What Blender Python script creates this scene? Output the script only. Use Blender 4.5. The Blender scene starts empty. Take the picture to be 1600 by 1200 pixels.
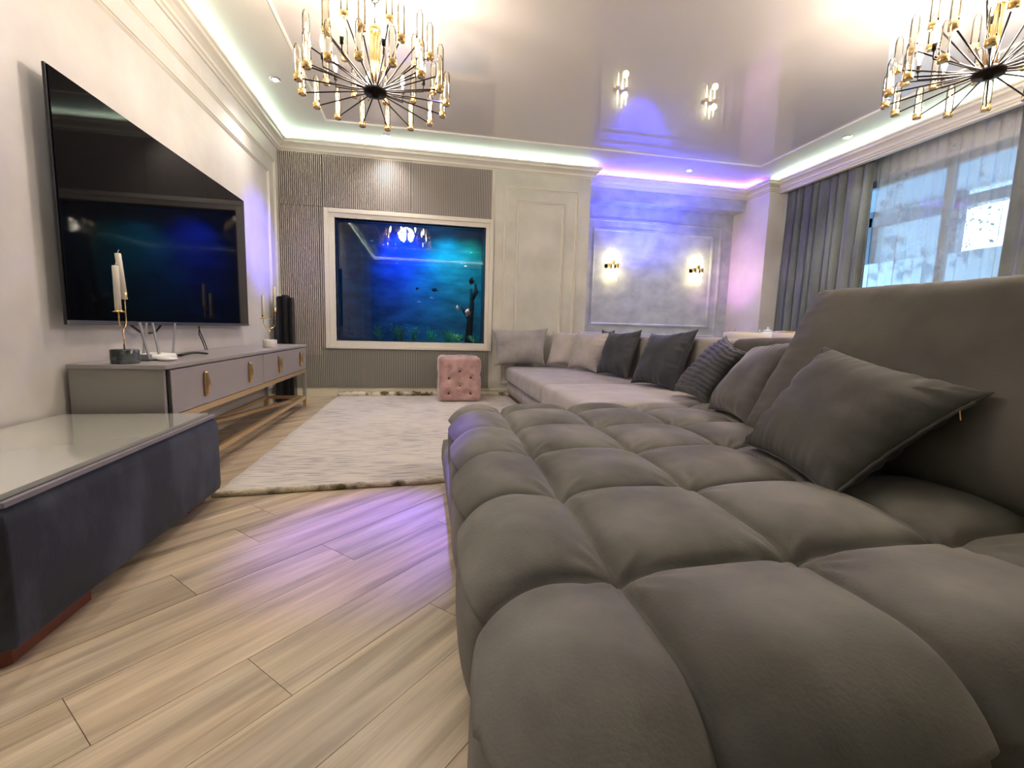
import bpy, bmesh, math, random
from mathutils import Vector, Matrix, noise
D = bpy.data; SC = bpy.context.scene; COL = SC.collection
PI = math.pi; R = math.radians
random.seed(7)

# ---------------------------------------------------------------- camera, sky, exposure, big lights
def set_camera():
    yaw, pitch, roll = R(11.013), R(-6.778), R(1.561)
    F = Vector((math.sin(yaw)*math.cos(pitch), math.cos(yaw)*math.cos(pitch), math.sin(pitch)))
    Rt = Vector((math.cos(yaw), -math.sin(yaw), 0)); U = Rt.cross(F)
    c, s = math.cos(roll), math.sin(roll)
    r = c*Rt + s*U; u = -s*Rt + c*U
    cam = D.cameras.new('camera'); ob = D.objects.new('camera', cam); COL.objects.link(ob)
    m = Matrix((r, u, -F)).transposed().to_4x4(); m.translation = Vector((0, 0, .84))
    ob.matrix_world = m
    cam.sensor_width = 36; cam.lens = 716.489/1600*36; cam.clip_start = .02; cam.clip_end = 100
    SC.camera = ob
set_camera()
vs = SC.view_settings
vs.view_transform = 'Standard'; vs.look = 'None'; vs.gamma = 1; vs.use_curve_mapping = False
vs.exposure = 1.06
w = D.worlds.new('sky'); SC.world = w; w.use_nodes = True
bg = w.node_tree.nodes['Background']; bg.inputs[0].default_value = (.52, .76, 1, 1); bg.inputs[1].default_value = 3.0

def light(name, kind, loc, energy, color, size=.1, target=None, angle=60, blend=.5, size_y=None):
    l = D.lights.new(name, kind); l.energy = energy; l.color = color
    if kind == 'SPOT':
        l.spot_size = R(angle); l.spot_blend = blend; l.shadow_soft_size = size
    elif kind == 'AREA':
        l.size = size
        if size_y: l.shape = 'RECTANGLE'; l.size_y = size_y
    else: l.shadow_soft_size = size
    o = D.objects.new(name, l); COL.objects.link(o); o.location = loc
    if target is not None:
        o.rotation_euler = (Vector(target)-Vector(loc)).to_track_quat('-Z', 'Y').to_euler()
    return o
WARM = (1, .86, .72); NEUT = (1, .94, .88)
light('chandelier_glow', 'POINT', (-.3, 3.15, 2.42), 46, WARM, .13)
light('chandelier_glow', 'POINT', (3.0, 2.14, 2.42), 78, WARM, .13)
SPOTS = [(-1.25, 4.50), (-.41, 5.46), (3.29, 5.56), (4.27, 4.26)]
SPOTS_NEAR = [(-1.25, 1.9), (4.27, 1.2), (-.95, .45)]  # the last one is an added fill that brightens the near left floor
for x, y in SPOTS + SPOTS_NEAR:
    lo_ = y < 1.5 and x < 2
    light('downlight_and_fill_beam', 'SPOT', (x, y, 2.88), 40 if lo_ else 26, NEUT, .06, (x, y, 0), 66 if lo_ else 120, 1)
light('blue_party_beam', 'SPOT', (.2, 3.4, 2.7), 560, (.22, .14, 1), .05, (-.2, 1.88, 0), 20, 1)
light('blue_party_beam', 'SPOT', (1.2, 4.2, 2.5), 400, (.12, .10, 1), .05, (-1.58, 5.0, 1.62), 22, 1)
light('blue_party_beam', 'SPOT', (3.1, 4.5, .95), 120, (.03, .05, 1), .08, (3.1, 6.0, 2.75), 62, .9)
light('blue_party_beam', 'SPOT', (2.9, 5.7, 1.3), 420, (.02, .03, 1), .06, (2.9, 6.06, 2.57), 62, .9)
light('pink_party_beam', 'SPOT', (3.1, 5.85, .9), 26, (.80, .12, 1), .05, (4.43, 5.95, 1.7), 44, .9)

# ---------------------------------------------------------------- materials
def nt(name):
    m = D.materials.new(name); m.use_nodes = True
    return m, m.node_tree.nodes, m.node_tree.links, m.node_tree.nodes['Principled BSDF']
def mat(name, c, rough=.5, metal=0, c2=None, scale=4, stretch=(1, 1, 1), bump=0, bscale=60, sheen=0, coat=0, ior=None,
        spec=None, detail=6, emis=None, estr=0, alpha=None, trans=0, lo=.35, hi=.65, coords='Object', coat_r=.05, sheen_c=None, bstretch=None):
    m, n, l, p = nt(name)
    p.inputs['Base Color'].default_value = (*c, 1); p.inputs['Roughness'].default_value = rough
    p.inputs['Metallic'].default_value = metal
    if ior: p.inputs['IOR'].default_value = ior
    if spec is not None: p.inputs['Specular IOR Level'].default_value = spec
    if sheen:
        p.inputs['Sheen Weight'].default_value = sheen; p.inputs['Sheen Roughness'].default_value = .4
        if sheen_c: p.inputs['Sheen Tint'].default_value = (*sheen_c, 1)
    if coat: p.inputs['Coat Weight'].default_value = coat; p.inputs['Coat Roughness'].default_value = coat_r
    if emis: p.inputs['Emission Color'].default_value = (*emis, 1); p.inputs['Emission Strength'].default_value = estr
    if alpha is not None: p.inputs['Alpha'].default_value = alpha
    if trans: p.inputs['Transmission Weight'].default_value = trans
    tc = None
    if c2 or bump:
        tc = n.new('ShaderNodeTexCoord'); mp = n.new('ShaderNodeMapping'); mp.inputs['Scale'].default_value = stretch
        l.new(tc.outputs[coords], mp.inputs[0])
    if c2:
        t = n.new('ShaderNodeTexNoise'); t.inputs['Scale'].default_value = scale; t.inputs['Detail'].default_value = detail
        l.new(mp.outputs[0], t.inputs['Vector'])
        r = n.new('ShaderNodeValToRGB'); r.color_ramp.elements[0].position = lo; r.color_ramp.elements[1].position = hi
        r.color_ramp.elements[0].color = (*c, 1); r.color_ramp.elements[1].color = (*c2, 1)
        l.new(t.outputs[0], r.inputs[0]); l.new(r.outputs[0], p.inputs['Base Color'])
    if bump:
        mp2 = n.new('ShaderNodeMapping'); mp2.inputs['Scale'].default_value = bstretch or stretch
        l.new(tc.outputs[coords], mp2.inputs[0])
        b = n.new('ShaderNodeTexNoise'); b.inputs['Scale'].default_value = bscale; b.inputs['Detail'].default_value = 4
        l.new(mp2.outputs[0], b.inputs['Vector'])
        bm_ = n.new('ShaderNodeBump'); bm_.inputs['Strength'].default_value = bump; bm_.inputs['Distance'].default_value = .01
        l.new(b.outputs[0], bm_.inputs['Height']); l.new(bm_.outputs[0], p.inputs['Normal'])
    return m
def emit(name, c, s):
    m, n, l, p = nt(name); n.remove(p); e = n.new('ShaderNodeEmission')
    e.inputs[0].default_value = (*c, 1); e.inputs[1].default_value = s
    l.new(e.outputs[0], n['Material Output'].inputs[0]); return m
def glass(name, tint=(1, 1, 1), refl=.12, rough=.02, gcol=(1, 1, 1), solid=False):
    m, n, l, p = nt(name); n.remove(p)
    t = n.new('ShaderNodeBsdfTransparent'); t.inputs[0].default_value = (*tint, 1)
    g = n.new('ShaderNodeBsdfGlossy'); g.inputs['Roughness'].default_value = rough; g.inputs[0].default_value = (*gcol, 1)
    fr = n.new('ShaderNodeFresnel'); fr.inputs[0].default_value = 1.5
    ad = n.new('ShaderNodeMath'); ad.operation = 'ADD'; ad.inputs[1].default_value = refl; ad.use_clamp = True
    mx = n.new('ShaderNodeMixShader')
    ge = n.new('ShaderNodeNewGeometry'); iv = n.new('ShaderNodeMath'); iv.operation = 'SUBTRACT'; iv.inputs[0].default_value = 1
    ml = n.new('ShaderNodeMath'); ml.operation = 'MULTIPLY'; l.new(ge.outputs['Backfacing'], iv.inputs[1])
    l.new(fr.outputs[0], ad.inputs[0]); l.new(ad.outputs[0], ml.inputs[0]); l.new(iv.outputs[0], ml.inputs[1]); l.new((ad if solid else ml).outputs[0], mx.inputs[0]); l.new(t.outputs[0], mx.inputs[1]); l.new(g.outputs[0], mx.inputs[2])
    l.new(mx.outputs[0], n['Material Output'].inputs[0]); return m
M = {}
M['plaster'] = mat('pearly_plaster', (.60, .56, .535), .42, c2=(.72, .685, .655), scale=2.2, bump=.15, bscale=14, detail=8)
M['plaster_blue'] = mat('grey_blue_plaster', (.36, .39, .44), .45, c2=(.50, .53, .57), scale=5, bump=.15, bscale=14, detail=9, stretch=(1, 1, 1.4))
M['cream'] = mat('cream_paint', (.70, .66, .58), .4)
M['white_ceiling'] = mat('matte_ceiling', (.62, .60, .54), .6)
M['stretch'] = mat('glossy_stretch_ceiling', (.66, .625, .595), .015, spec=.5, ior=2.2)
M['slat'] = mat('taupe_slat', (.44, .39, .36), .55)
M['slat_back'] = mat('slat_backing', (.10, .09, .08), .8)
M['slat_low'] = mat('sage_slat', (.36, .35, .30), .55)
M['gold'] = mat('brushed_gold', (.78, .53, .24), .25, 1)
M['goldp'] = mat('pale_gold_paint', (.62, .44, .24), .35, .6)
M['chrome'] = mat('chrome', (.7, .7, .72), .12, 1)
M['bronze'] = mat('dark_bronze', (.012, .008, .007), .45, 0, spec=.12)
M['console'] = mat('taupe_lacquer', (.33, .30, .305), .35, bump=.03, bscale=200)
M['console_side'] = mat('taupe_lacquer_side', (.30, .28, .26), .4)
M['dark'] = mat('gap_shade_and_foot_black', (.008, .008, .01), .6)
M['black_gloss'] = mat('black_gloss', (.003, .003, .004), .04, spec=.10)
M['black_plastic'] = mat('black_plastic', (.012, .012, .014), .3)
M['tvedge'] = mat('tv_edge_metal', (.25, .25, .27), .3, .9)
M['velvet'] = mat('taupe_velvet', (.105, .098, .087), .75, c2=(.225, .212, .19), scale=3.5, sheen=.05, bump=.12, bscale=160, detail=5)
M['velvet_pillow'] = mat('grey_velvet', (.058, .055, .052), .75, c2=(.098, .094, .088), scale=4, sheen=.05, bump=.12, bscale=160)
M['velvet_back'] = mat('grey_velvet_back', (.075, .068, .060), .75, c2=(.125, .115, .10), scale=3, sheen=.05, bump=.1, bscale=160)
M['velvet_purple'] = mat('dusky_velvet', (.07, .062, .065), .7, c2=(.15, .132, .135), scale=4, sheen=.3, bump=.1, bscale=120)
M['charcoal'] = mat('charcoal_velvet', (.022, .024, .032), .7, c2=(.048, .049, .06), scale=4, sheen=.2, bump=.1, bscale=100)
M['ruched'] = mat('ruched_charcoal', (.035, .035, .04), .65, c2=(.07, .07, .075), scale=6, sheen=.2)
M['light_fabric'] = mat('light_grey_chenille', (.33, .30, .295), .85, c2=(.42, .385, .38), scale=5, sheen=.2, bump=.25, bscale=220)
M['light_fabric2'] = mat('pale_grey_chenille', (.40, .365, .37), .85, c2=(.50, .46, .465), scale=5, sheen=.2, bump=.25, bscale=220)
M['light_pillow'] = mat('light_pillow_fabric', (.28, .26, .25), .85, c2=(.37, .345, .335), scale=6, sheen=.2, bump=.3, bscale=260)
M['cream_pillow'] = mat('cream_pillow_fabric', (.42, .38, .36), .8, c2=(.52, .475, .45), scale=6, sheen=.2, bump=.2, bscale=200)
M['sofa_back'] = mat('beige_sofa_back', (.34, .31, .275), .8, sheen=.2, bump=.1, bscale=200)
M['table_velvet'] = mat('slate_velvet', (.007, .011, .020), .7, lo=.42, hi=.62, c2=(.038, .046, .068), scale=4.6, sheen=.16, bump=.1, bscale=120, detail=8, sheen_c=(.7, .75, 1), stretch=(1, 1.6, .8))
M['table_top'] = mat('glass_over_cream', (.54, .53, .46), .03, ior=2.2, spec=.5, coat=1, coat_r=.01)
M['table_piping'] = mat('purple_grey_piping', (.17, .15, .17), .6, sheen=.4)
M['red_wood'] = mat('dark_red_wood', (.10, .022, .012), .45, c2=(.16, .04, .02), scale=8)
M['pink'] = mat('pink_velvet', (.36, .20, .19), .6, c2=(.56, .36, .345), scale=7, sheen=.6, bump=.25, bscale=30, detail=7)
M['button'] = mat('dark_button', (.06, .03, .025), .5)
M['marble'] = mat('black_marble', (.02, .025, .028), .15, c2=(.20, .22, .23), scale=14, lo=.45, hi=.72)
M['wax'] = mat('ivory_wax', (.86, .80, .68), .45, sheen=.1)
M['white_plastic'] = mat('white_plastic', (.75, .74, .72), .3)
M['grey_plastic'] = mat('grey_plastic', (.35, .35, .37), .35)
M['router_side'] = mat('router_side', (.22, .23, .24), .35)
M['curtain'] = mat('grey_green_chenille', (.095, .108, .105), .75, c2=(.175, .195, .185), scale=3, sheen=.3, bump=.5, bscale=60, stretch=(1, 1, .5), detail=8)
M['base_cream'] = mat('cream_baseboard', (.70, .66, .52), .4)
M['led'] = emit('led_strip_mint', (.74, 1, .88), 22)
M['led_v'] = emit('led_strip_violet', (.12, .012, 1), 190)
M['spot_e'] = emit('downlight_lens', (1, .86, .66), 18)
M['bulb'] = emit('candle_bulb_glow', (1, .86, .62), 26)
M['sconce_e'] = emit('sconce_crystal_glow', (1, .90, .52), 9)
M['crystal'] = glass('crystal_tube', (.95, .93, .88), .08, .03, (1, .95, .85), True)
M['pane'] = glass('window_glass', (.93, .97, 1), .02)
M['tank_glass'] = glass('tank_glass', (.50, .72, .93), .03, .0)
M['gravel'] = mat('gravel', (.05, .05, .045), .9, c2=(.16, .14, .11), scale=60, bump=.8, bscale=80)
M['tank_back'] = mat('tank_back_panel', (.015, .07, .12), .6, c2=(.06, .19, .25), scale=3.5, detail=8, stretch=(1, 1, 2.5), bump=.4, bscale=10)
M['plant'] = mat('water_plant', (.06, .34, .12), .5, c2=(.20, .62, .18), scale=10)
M['plant_y'] = mat('yellow_water_plant', (.25, .28, .03), .5)
M['driftwood'] = mat('driftwood', (.03, .02, .018), .8)
M['fish_pink'] = mat('salmon_pink_fish', (.85, .42, .32), .4, c2=(.95, .66, .52), scale=20)
M['fish_dark'] = mat('dark_fish', (.02, .02, .03), .4)
M['fish_silver'] = mat('silver_fish', (.75, .80, .85), .25, .3)
M['tank_in'] = mat('tank_inside', (.02, .05, .09), .6)
M['ver_wall'] = mat('veranda_wall', (.55, .70, .78), .7)
M['ver_dark'] = mat('veranda_dark_frame', (.10, .13, .17), .5)
def translucent(name, c, k):
    m, n, l, p = nt(name)
    t = n.new('ShaderNodeBsdfTranslucent'); t.inputs[0].default_value = (*c, 1)
    mx = n.new('ShaderNodeMixShader'); mx.inputs[0].default_value = k
    p.inputs['Base Color'].default_value = (*c, 1); p.inputs['Roughness'].default_value = .7
    l.new(p.outputs[0], mx.inputs[1]); l.new(t.outputs[0], mx.inputs[2]); l.new(mx.outputs[0], n['Material Output'].inputs[0]); return m
M['ver_roof'] = translucent('milky_roof_sheet', (.42, .50, .56), .35)
M['ver_blind'] = translucent('milky_blind', (.50, .58, .62), .45)
M['foliage'] = mat('dark_foliage', (.02, .06, .04), .8, c2=(.06, .14, .08), scale=6)
M['cream_leather'] = mat('cream_upholstery', (.72, .66, .60), .5)
M['porcelain'] = mat('white_porcelain', (.72, .74, .75), .2, coat=.5)
M['black_top'] = mat('black_table_top', (.01, .01, .012), .08)
M['grout'] = mat('floor_joint', (.26, .20, .14), .8)

def wood_mat():
    m, n, l, p = nt('oak_tile_planks')
    g = n.new('ShaderNodeNewGeometry'); oi = n.new('ShaderNodeObjectInfo')
    rot = n.new('ShaderNodeVectorRotate'); rot.rotation_type = 'Z_AXIS'; rot.inputs['Angle'].default_value = -PI/4
    l.new(g.outputs['Position'], rot.inputs['Vector'])
    off = n.new('ShaderNodeVectorMath'); off.operation = 'SCALE'; off.inputs[0].default_value = (7.3, 3.1, 5.7)
    mul = n.new('ShaderNodeMath'); mul.operation = 'MULTIPLY'; mul.inputs[1].default_value = 9
    l.new(oi.outputs['Random'], mul.inputs[0]); l.new(mul.outputs[0], off.inputs['Scale'])
    add = n.new('ShaderNodeVectorMath'); l.new(rot.outputs[0], add.inputs[0]); l.new(off.outputs[0], add.inputs[1])
    def nz(sc, scale, det=6, dist=0):
        mp = n.new('ShaderNodeMapping'); mp.inputs['Scale'].default_value = sc; l.new(add.outputs[0], mp.inputs[0])
        t = n.new('ShaderNodeTexNoise'); t.inputs['Scale'].default_value = scale; t.inputs['Detail'].default_value = det
        t.inputs['Distortion'].default_value = dist
        l.new(mp.outputs[0], t.inputs['Vector']); return t
    a = nz((.7, 9, 1), 2.2, 8, .5); b = nz((.5, 3.2, 1), 1.6, 5, 1.2); c = nz((2.2, 70, 1), 2.0, 3)
    r1 = n.new('ShaderNodeValToRGB'); e = r1.color_ramp.elements
    e[0].position = .30; e[0].color = (.33, .26, .185, 1); e[1].position = .66; e[1].color = (.62, .52, .385, 1)
    x = e.new(.46); x.color = (.475, .38, .27, 1)
    l.new(a.outputs[0], r1.inputs[0])
    r2 = n.new('ShaderNodeValToRGB'); e = r2.color_ramp.elements
    e[0].position = .35; e[0].color = (.80, .80, .81, 1); e[1].position = .65; e[1].color = (1.12, 1.08, 1.02, 1); l.new(b.outputs[0], r2.inputs[0])
    r3 = n.new('ShaderNodeValToRGB'); e = r3.color_ramp.elements
    e[0].position = .3; e[0].color = (.86, .85, .84, 1); e[1].position = .6; e[1].color = (1, 1, 1, 1); l.new(c.outputs[0], r3.inputs[0])
    m1 = n.new('ShaderNodeMix'); m1.data_type = 'RGBA'; m1.blend_type = 'MULTIPLY'; m1.inputs[0].default_value = 1
    l.new(r1.outputs[0], m1.inputs[6]); l.new(r2.outputs[0], m1.inputs[7])
    m2 = n.new('ShaderNodeMix'); m2.data_type = 'RGBA'; m2.blend_type = 'MULTIPLY'; m2.inputs[0].default_value = 1
    l.new(m1.outputs[2], m2.inputs[6]); l.new(r3.outputs[0], m2.inputs[7])
    hs = n.new('ShaderNodeHueSaturation'); mr = n.new('ShaderNodeMapRange'); mr.inputs[3].default_value = .95; mr.inputs[4].default_value = 1.05
    l.new(oi.outputs['Random'], mr.inputs[0]); l.new(mr.outputs[0], hs.inputs['Value']); l.new(m2.outputs[2], hs.inputs['Color'])
    l.new(hs.outputs[0], p.inputs['Base Color']); p.inputs['Roughness'].default_value = .36
    bp = n.new('ShaderNodeBump'); bp.inputs['Strength'].default_value = .08; bp.inputs['Distance'].default_value = .005
    l.new(c.outputs[0], bp.inputs['Height']); l.new(bp.outputs[0], p.inputs['Normal'])
    return m
M['wood'] = wood_mat()

def rug_mat():
    m, n, l, p = nt('distressed_rug')
    g = n.new('ShaderNodeNewGeometry')
    def nz(sc, scale, det, dist=0):
        mp = n.new('ShaderNodeMapping'); mp.inputs['Scale'].default_value = sc; l.new(g.outputs['Position'], mp.inputs[0])
        t = n.new('ShaderNodeTexNoise'); t.inputs['Scale'].default_value = scale; t.inputs['Detail'].default_value = det; t.inputs['Distortion'].default_value = dist
        l.new(mp.outputs[0], t.inputs['Vector']); return t
    a = nz((2.5, 22, 1), 2.6, 9, .4); b = nz((1, 1, 1), 1.6, 4); c = nz((18, 60, 1), 4, 3)
    r = n.new('ShaderNodeValToRGB'); e = r.color_ramp.elements
    e[0].position = .36; e[0].color = (.33, .30, .30, 1); e[1].position = .56; e[1].color = (.66, .605, .545, 1)
    x = e.new(.44); x.color = (.53, .48, .45, 1)
    ad = n.new('ShaderNodeMath'); ad.operation = 'MULTIPLY_ADD'; ad.inputs[1].default_value = .35; l.new(b.outputs[0], ad.inputs[0]); l.new(a.outputs[0], ad.inputs[2])
    sb = n.new('ShaderNodeMath'); sb.operation = 'SUBTRACT'; sb.inputs[1].default_value = .16; l.new(ad.outputs[0], sb.inputs[0])
    l.new(sb.outputs[0], r.inputs[0]); l.new(r.outputs[0], p.inputs['Base Color']); p.inputs['Roughness'].default_value = .9
    p.inputs['Sheen Weight'].default_value = .2
    bp = n.new('ShaderNodeBump'); bp.inputs['Strength'].default_value = .5; bp.inputs['Distance'].default_value = .01
    l.new(c.outputs[0], bp.inputs['Height']); l.new(bp.outputs[0], p.inputs['Normal']); return m
M['rug'] = rug_mat()
M['fringe'] = mat('curled_rug_edge', (.10, .075, .03), .9, c2=(.66, .58, .46), scale=9, bump=.8, bscale=60, lo=.36, hi=.52)

def sheer_mat():
    m, n, l, p = nt('embroidered_sheer'); n.remove(p)
    tc = n.new('ShaderNodeTexCoord')
    mp = n.new('ShaderNodeMapping'); mp.inputs['Scale'].default_value = (1, 1, 1); l.new(tc.outputs['Object'], mp.inputs[0])
    t = n.new('ShaderNodeTexNoise'); t.inputs['Scale'].default_value = 5.5; t.inputs['Detail'].default_value = 7; l.new(mp.outputs[0], t.inputs['Vector'])
    r = n.new('ShaderNodeValToRGB'); r.color_ramp.elements[0].position = .53; r.color_ramp.elements[1].position = .60
    r.color_ramp.elements[0].color = (.36, .36, .36, 1); r.color_ramp.elements[1].color = (.66, .66, .66, 1); l.new(t.outputs[0], r.inputs[0])
    c = n.new('ShaderNodeValToRGB'); c.color_ramp.elements[0].position = .53; c.color_ramp.elements[1].position = .62
    c.color_ramp.elements[0].color = (.80, .76, .72, 1); c.color_ramp.elements[1].color = (.42, .43, .46, 1); l.new(t.outputs[0], c.inputs[0])
    tr = n.new('ShaderNodeBsdfTransparent'); df = n.new('ShaderNodeBsdfDiffuse'); tl = n.new('ShaderNodeBsdfTranslucent')
    l.new(c.outputs[0], df.inputs[0]); l.new(c.outputs[0], tl.inputs[0])
    a = n.new('ShaderNodeMixShader'); a.inputs[0].default_value = .4; l.new(df.outputs[0], a.inputs[1]); l.new(tl.outputs[0], a.inputs[2])
    b = n.new('ShaderNodeMixShader'); l.new(r.outputs[0], b.inputs[0]); l.new(tr.outputs[0], b.inputs[1]); l.new(a.outputs[0], b.inputs[2])
    l.new(b.outputs[0], n['Material Output'].inputs[0]); return m
M['sheer'] = sheer_mat()

# ---------------------------------------------------------------- mesh helpers
class MB:
    def __init__(s): s.v = []; s.f = []; s.smooth = []
    def add(s, vs_, fs, sm=False):
        o = len(s.v); s.v += [tuple(a) for a in vs_]
        for f in fs: s.f.append(tuple(i+o for i in f)); s.smooth.append(sm)
        return s
    def box(s, x0, x1, y0, y1, z0, z1):
        v = [(x, y, z) for z in (z0, z1) for y in (y0, y1) for x in (x0, x1)]
        return s.add(v, [(0, 2, 3, 1), (4, 5, 7, 6), (0, 1, 5, 4), (2, 6, 7, 3), (0, 4, 6, 2), (1, 3, 7, 5)])
    def bar(s, a, b, w, h=None, up=(0, 0, 1)):
        a = Vector(a); b = Vector(b); h = h or w; d = (b-a).normalized(); up = Vector(up)
        if abs(d.dot(up)) > .99: up = Vector((1, 0, 0))
        x = d.cross(up).normalized(); z = x.cross(d)
        v = [p+x*i*w/2+z*j*h/2 for p in (a, b) for i, j in ((-1, -1), (1, -1), (1, 1), (-1, 1))]
        return s.add(v, [(0, 1, 2, 3), (7, 6, 5, 4), (0, 4, 5, 1), (1, 5, 6, 2), (2, 6, 7, 3), (3, 7, 4, 0)])
    def tube(s, pts, r, n=8, cap=True):
        pts = [Vector(p) for p in pts]; rs = r if isinstance(r, (list, tuple)) else [r]*len(pts)
        t0 = (pts[1]-pts[0]).normalized(); u = t0.orthogonal().normalized(); vs_ = []
        for i, p in enumerate(pts):
            t = ((pts[min(i+1, len(pts)-1)]-pts[max(i-1, 0)])).normalized()
            u = (u-t*u.dot(t)).normalized(); w_ = t.cross(u)
            for k in range(n):
                a = 2*PI*k/n; vs_.append(p+(u*math.cos(a)+w_*math.sin(a))*rs[i])
        fs = [(i*n+k, i*n+(k+1) % n, (i+1)*n+(k+1) % n, (i+1)*n+k) for i in range(len(pts)-1) for k in range(n)]
        if cap: fs += [tuple(range(n))[::-1], tuple((len(pts)-1)*n+k for k in range(n))]
        return s.add(vs_, fs, True)
    def lathe(s, prof, c=(0, 0, 0), n=24, cap=True):
        vs_ = [(c[0]+r*math.cos(2*PI*k/n), c[1]+r*math.sin(2*PI*k/n), c[2]+z) for r, z in prof for k in range(n)]
        fs = [(i*n+k, i*n+(k+1) % n, (i+1)*n+(k+1) % n, (i+1)*n+k) for i in range(len(prof)-1) for k in range(n)]
        if cap: fs += [tuple(range(n))[::-1], tuple((len(prof)-1)*n+k for k in range(n))]
        return s.add(vs_, fs, True)
    def grid(s, P, nu, nv, sm=True, wrap=False):
        fs = [(i*nv+j, i*nv+j+1, (i+1)*nv+j+1, (i+1)*nv+j) for i in range(nu-1) for j in range(nv-1)]
        return s.add(P, fs, sm)
    def mesh(s, name):
        me = D.meshes.new(name); me.from_pydata(s.v, [], s.f); me.polygons.foreach_set('use_smooth', s.smooth); me.update(); return me

def obj(name, geo, m, parent=None, loc=None, rot=None, bevel=0, seg=2, auto=False):
    me = geo.mesh(name) if isinstance(geo, MB) else geo
    if m and not me.materials: me.materials.append(M[m] if isinstance(m, str) else m)
    o = D.objects.new(name, me); COL.objects.link(o)
    if parent: o.parent = parent
    if loc: o.location = loc
    if rot: o.rotation_euler = rot
    if bevel:
        b = o.modifiers.new('bevel', 'BEVEL'); b.width = bevel; b.segments = seg; b.limit_method = 'ANGLE'; b.angle_limit = R(40)
        wn = o.modifiers.new('wn', 'WEIGHTED_NORMAL'); wn.keep_sharp = True
        for p in me.polygons: p.use_smooth = True
    return o
def thing(name, label, cat, loc=(0, 0, 0), group=None, rot=None):
    o = D.objects.new(name, None); COL.objects.link(o); o.location = loc; o.empty_display_size = .1
    o['label'] = label; o['category'] = cat
    if group: o['group'] = group
    if rot: o.rotation_euler = rot
    return o
def tag(o, label, cat, group=None):
    o['label'] = label; o['category'] = cat
    if group: o['group'] = group
    return o
def struct(name, geo, m, parent=None, **k):
    o = obj(name, geo, m, parent, **k)
    if not parent: o['kind'] = 'structure'
    return o
def copy_tree(root, loc, rotz=None, label=None, group=None):
    def rec(o, parent):
        c = o.copy(); COL.objects.link(c); c.parent = parent
        for ch in o.children: rec(ch, c)
        return c
    r = rec(root, None); r.location = loc
    if rotz is not None: r.rotation_euler = (0, 0, rotz)
    if label: r['label'] = label
    if group: r['group'] = group
    return r
def box(*a): return MB().box(*a)
def rbox_mesh(lo, hi, rad, step, disp=None):
    """dense rounded box; disp(p, n, flat) -> displacement along n"""
    lo = Vector(lo); hi = Vector(hi); mb = MB(); idx = {}
    ns = [max(2, int(round((hi[i]-lo[i])/step))) for i in range(3)]
    c0 = [lo[i]+rad for i in range(3)]; c1 = [hi[i]-rad for i in range(3)]
    def vid(i, j, k):
        key = (i, j, k)
        if key in idx: return idx[key]
        q = Vector((lo[0]+(hi[0]-lo[0])*i/ns[0], lo[1]+(hi[1]-lo[1])*j/ns[1], lo[2]+(hi[2]-lo[2])*k/ns[2]))
        c = Vector([min(max(q[a], c0[a]), c1[a]) for a in range(3)]); d = q-c
        nrm = d.normalized() if d.length > 1e-9 else Vector((0, 0, 1))
        # project to the rounded surface
        p = c+nrm*rad
        if disp: p = p+nrm*disp(q, nrm)
        idx[key] = len(mb.v); mb.v.append(tuple(p)); return idx[key]
    for ax in range(3):
        a, b = [t for t in range(3) if t != ax]
        for side in (0, ns[ax]):
            for i in range(ns[a]):
                for j in range(ns[b]):
                    q = []
                    for di, dj in ((0, 0), (1, 0), (1, 1), (0, 1)):
                        t = [0, 0, 0]; t[ax] = side; t[a] = i+di; t[b] = j+dj; q.append(vid(*t))
                    flip = (side == 0) ^ (ax == 1)
                    mb.f.append(tuple(q[::-1] if flip else q)); mb.smooth.append(True)
    return mb
def sweep(path, prof, closed=False):
    mb = MB(); n = len(path); P = [Vector(p) for p in path]; m = len(prof)
    for i in range(n):
        ds = []
        if closed or i > 0: ds.append((P[i]-P[i-1]).normalized())
        if closed or i < n-1: ds.append((P[(i+1) % n]-P[i]).normalized())
        ns_ = [Vector((d.y, -d.x)) for d in ds]
        if len(ns_) == 2: off = (ns_[0]+ns_[1])/(1+ns_[0].dot(ns_[1]))
        else: off = ns_[0]
        for d, z in prof: q = P[i]+off*d; mb.v.append((q.x, q.y, z))
    for i in range(n if closed else n-1):
        j = (i+1) % n
        for k in range(m):
            k2 = (k+1) % m; mb.f.append((i*m+k, j*m+k, j*m+k2, i*m+k2)); mb.smooth.append(False)
    if not closed:
        mb.f.append(tuple(range(m))); mb.smooth.append(False); mb.f.append(tuple((n-1)*m+k for k in range(m))[::-1]); mb.smooth.append(False)
    return mb
def molding(axis, plane, u0, u1, z0, z1, sgn, prof=((0, 0), (.0, .014), (.008, .016), (.012, .008), (.02, .012), (.03, .004), (.036, 0))):
    """rectangular frame on a wall: axis 0 => wall x=plane (u is y), axis 1 => wall y=plane (u is x)"""
    mb = MB(); cs = [(u0, z0), (u1, z0), (u1, z1), (u0, z1)]; dr = [(1, 1), (-1, 1), (-1, -1), (1, -1)]; m = len(prof)
    for (u, z), (du, dz) in zip(cs, dr):
        for a, h in prof:
            uu = u+du*a; zz = z+dz*a; pl = plane+sgn*h
            mb.v.append((pl, uu, zz) if axis == 0 else (uu, pl, zz))
    for i in range(4):
        j = (i+1) % 4
        for k in range(m-1): mb.f.append((i*m+k, j*m+k, j*m+k+1, i*m+k+1)); mb.smooth.append(False)
    return mb

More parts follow.
